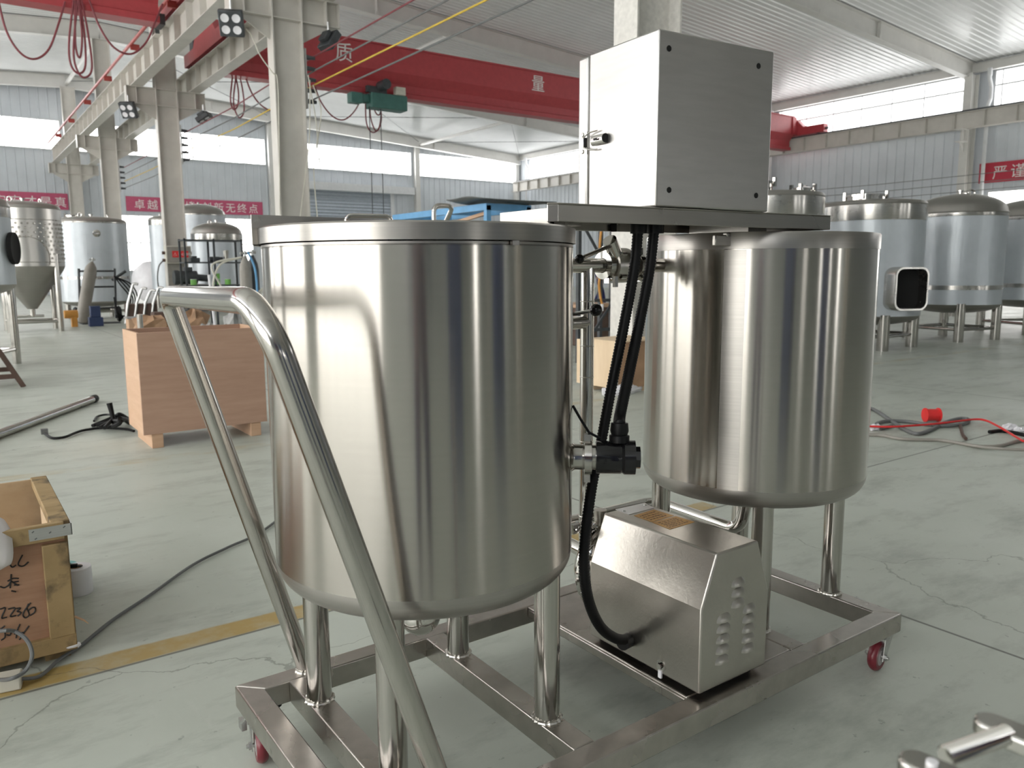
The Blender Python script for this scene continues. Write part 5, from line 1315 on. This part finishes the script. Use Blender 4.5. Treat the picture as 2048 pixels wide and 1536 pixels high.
# ------------------------------------------------------------------ people
import bmesh
def skin_mesh(name, nodes, edges, mat, parent, sub=2, root=0):
    bm = bmesh.new(); lay = bm.verts.layers.skin.verify(); L = root_of(parent).location if parent else Vector()
    V = []
    for i, (p, r) in enumerate(nodes):
        v = bm.verts.new(Vector(p)); v[lay].radius = r if isinstance(r, tuple) else (r, r); v[lay].use_root = (i == root); V.append(v)
    for a, b in edges: bm.edges.new((V[a], V[b]))
    me = bpy.data.meshes.new(name); bm.to_mesh(me); bm.free(); me.materials.append(M[mat])
    o = bpy.data.objects.new(name, me); C.objects.link(o); o.parent = parent
    sk = o.modifiers.new('skin', 'SKIN'); sk.use_smooth_shade = True
    sb_ = o.modifiers.new('subdivision', 'SUBSURF'); sb_.levels = sub; sb_.render_levels = sub
    return o
def person(label, loc, yaw, wr_, el_, feet, knees, group=None):
    t = thing('person', label, 'person', loc); t.rotation_euler = (0, 0, yaw)
    # local frame: faces +y; joints: pelvis 0, waist, chest, neck, head...
    N = [((0, 0, .94), (.13, .10)), ((0, .0, 1.10), (.125, .095)), ((0, .01, 1.28), (.15, .105)), ((0, .0, 1.40), (.11, .085)), ((0, .01, 1.48), .052), ((0, .025, 1.555), (.066, .075)), ((0, .03, 1.63), (.072, .088)), ((0, .02, 1.69), (.055, .065))]
    E_ = [(0, 1), (1, 2), (2, 3), (3, 4), (4, 5), (5, 6), (6, 7)]
    jk = [((0, 0, .90), (.155, .125)), ((0, .0, 1.10), (.145, .115)), ((0, .01, 1.28), (.165, .125)), ((0, .0, 1.40), (.125, .10)), ((0, .005, 1.45), (.072, .066))]
    je = [(0, 1), (1, 2), (2, 3), (3, 4)]
    for k, s in enumerate((-1, 1)):
        sh = (s*.185, 0, 1.395); b = len(N); h = Vector(wr_[k]); e = Vector(el_[k]); fd = (h-e).normalized()
        N += [(sh, .055), (tuple(e), .042), (tuple(h), .028), (tuple(h+fd*.05), (.036, .018)), (tuple(h+fd*.085), (.034, .014))]
        E_ += [(3, b), (b, b+1), (b+1, b+2), (b+2, b+3), (b+3, b+4)]
        side = fd.cross(Vector((0, 0, 1))).normalized(); up = side.cross(fd)
        for f in range(4):
            c = len(N); o_ = side*(.027-.018*f); l = (.030, .036, .034, .025)[f]; root_ = h+fd*.085+o_
            N += [(tuple(root_), .0085), (tuple(root_+fd*l-up*.008), .008), (tuple(root_+fd*l*1.6-up*.028), .007)]; E_ += [(b+4, c), (c, c+1), (c+1, c+2)]
        c = len(N); th_ = h+fd*.03+side*.034*(1 if s < 0 else -1)
        N += [(tuple(th_), .0095), (tuple(th_+fd*.035+side*.02*(1 if s < 0 else -1)+up*.012), .008)]; E_ += [(b+3, c), (c, c+1)]
        j = len(jk); jk += [((s*.19, 0, 1.395), .072), (tuple(e), .058), (tuple(h-fd*.03), .045)]; je += [(3, j), (j, j+1), (j+1, j+2)]
    tr_ = [((0, 0, .96), (.140, .112)), ((0, 0, .90), (.15, .12))]; te = [(0, 1)]
    for k, s in enumerate((-1, 1)):
        b = len(N); kn = Vector(knees[k]); ft = Vector(feet[k])
        N += [((s*.095, 0, .86), .085), (tuple(kn), .058), (tuple(ft+Vector((0, 0, .09))), .040), (tuple(ft+Vector((0, .10, .035))), .035)]
        E_ += [(0, b), (b, b+1), (b+1, b+2), (b+2, b+3)]
        j = len(tr_); tr_ += [((s*.095, 0, .84), .098), (tuple(kn), .074), (tuple(ft+Vector((0, 0, .10))), .062)]; te += [(1, j), (j, j+1), (j+1, j+2)]
    skin_mesh('body', N, E_, 'skin', t); skin_mesh('jacket', jk, je, 'navy', t); skin_mesh('trousers', tr_, te, 'navy', t)
    L0 = t.location.copy()
    def lp(name, mb, mat, **kw):
        o = mesh_obj(name, mb, mat, **kw); o.parent = t; return o
    for k in (0, 1):
        ft = Vector(feet[k]); lp('shoe', MB().sphere(ft+Vector((0, .06, .045)), .10, 16, (.48, 1.35, .45)), 'dark')
    lp('hair', MB().sphere((0, .012, 1.66), .094, 20, (.86, 1.0, .92)), 'hair')
    lp('face', MB().sphere((0, .048, 1.615), .078, 20, (.80, .86, 1.18)).tube([(0, .11, 1.635), (0, .128, 1.60), (0, .113, 1.592)], [.008, .012, .007], 8).sphere((-.066, .03, 1.615), .022, 10, (.4, .8, 1.2)).sphere((.066, .03, 1.615), .022, 10, (.4, .8, 1.2)), 'skin')
    for s in (-1, 1): lp('eye', MB().sphere((s*.028, .109, 1.632), .009, 10, (1.3, .5, .7)), 'black')
    lp('mouth', MB().sphere((0, .112, 1.568), .02, 10, (1.1, .3, .22)), 'redwheel')
    return t
fh = Vector((math.sin(YAW), math.cos(YAW), 0)); rh = Vector((math.cos(YAW), -math.sin(YAW), 0))
body_at = -fh*.44
person('person in dark navy work clothes holding up a phone, mirrored in the tanks', (body_at.x, body_at.y, 0), -YAW,
       ((-.10, .34, 1.175), (.10, .34, 1.175)), ((-.25, .12, 1.12), (.25, .12, 1.12)), ((-.13, 0, 0), (.13, .04, 0)), ((-.115, .02, .48), (.115, .04, .48)))
pc_ = CAM-CF*.016; m_ = MB().obox(pc_-CR*.075-CD*.036-CF*.004, CR*.15, CD*.072, CF*.008)
t = thing('phone', 'dark phone held up by the person behind the camera', 'phone', pc_)
part('case', m_, 'gloss_black', t, bevel=.003)
x, y = polar(1199, 25.5)
person('person in dark blue clothes walking far behind the valve between the two tanks', (x, y, 0), -1.9, ((-.24, .05, .82), (.24, -.02, .84)), ((-.25, -.04, 1.10), (.25, -.02, 1.10)), ((-.1, .22, 0), (.1, -.22, .03)), ((-.1, .14, .48), (.1, -.04, .47)))

# two cabinets added unseen behind the camera to put blue streaks in the tanks
for x, y, lab in ((.42, -2.1, 'tall dark blue cabinet added behind the camera to streak the near tank blue'), (2.75, -2.6, 'tall dark blue cabinet added behind the camera to streak the far tank blue')):
    t = thing('added_cabinet', lab, 'cabinet', (x, y, 0), 'cabinets added behind the camera')
    part('body', MB().box(x-.28, y-.25, .06, x+.28, y+.23, 1.95), 'darkblue', t, bevel=.006)
    for s_, a, b in ((1, x-.27, x-.003), (-1, x+.003, x+.27)):
        d = part('door', MB().box(a, y+.232, .09, b, y+.25, 1.92), 'darkblue', t, bevel=.004); part('handle', MB().box((b-.05) if s_ > 0 else (a+.03), y+.25, .95, (b-.03) if s_ > 0 else (a+.05), y+.275, 1.10), 'zinc', d)
    part('plinth', MB().box(x-.26, y-.23, 0, x+.26, y+.2, .06), 'dark', t)
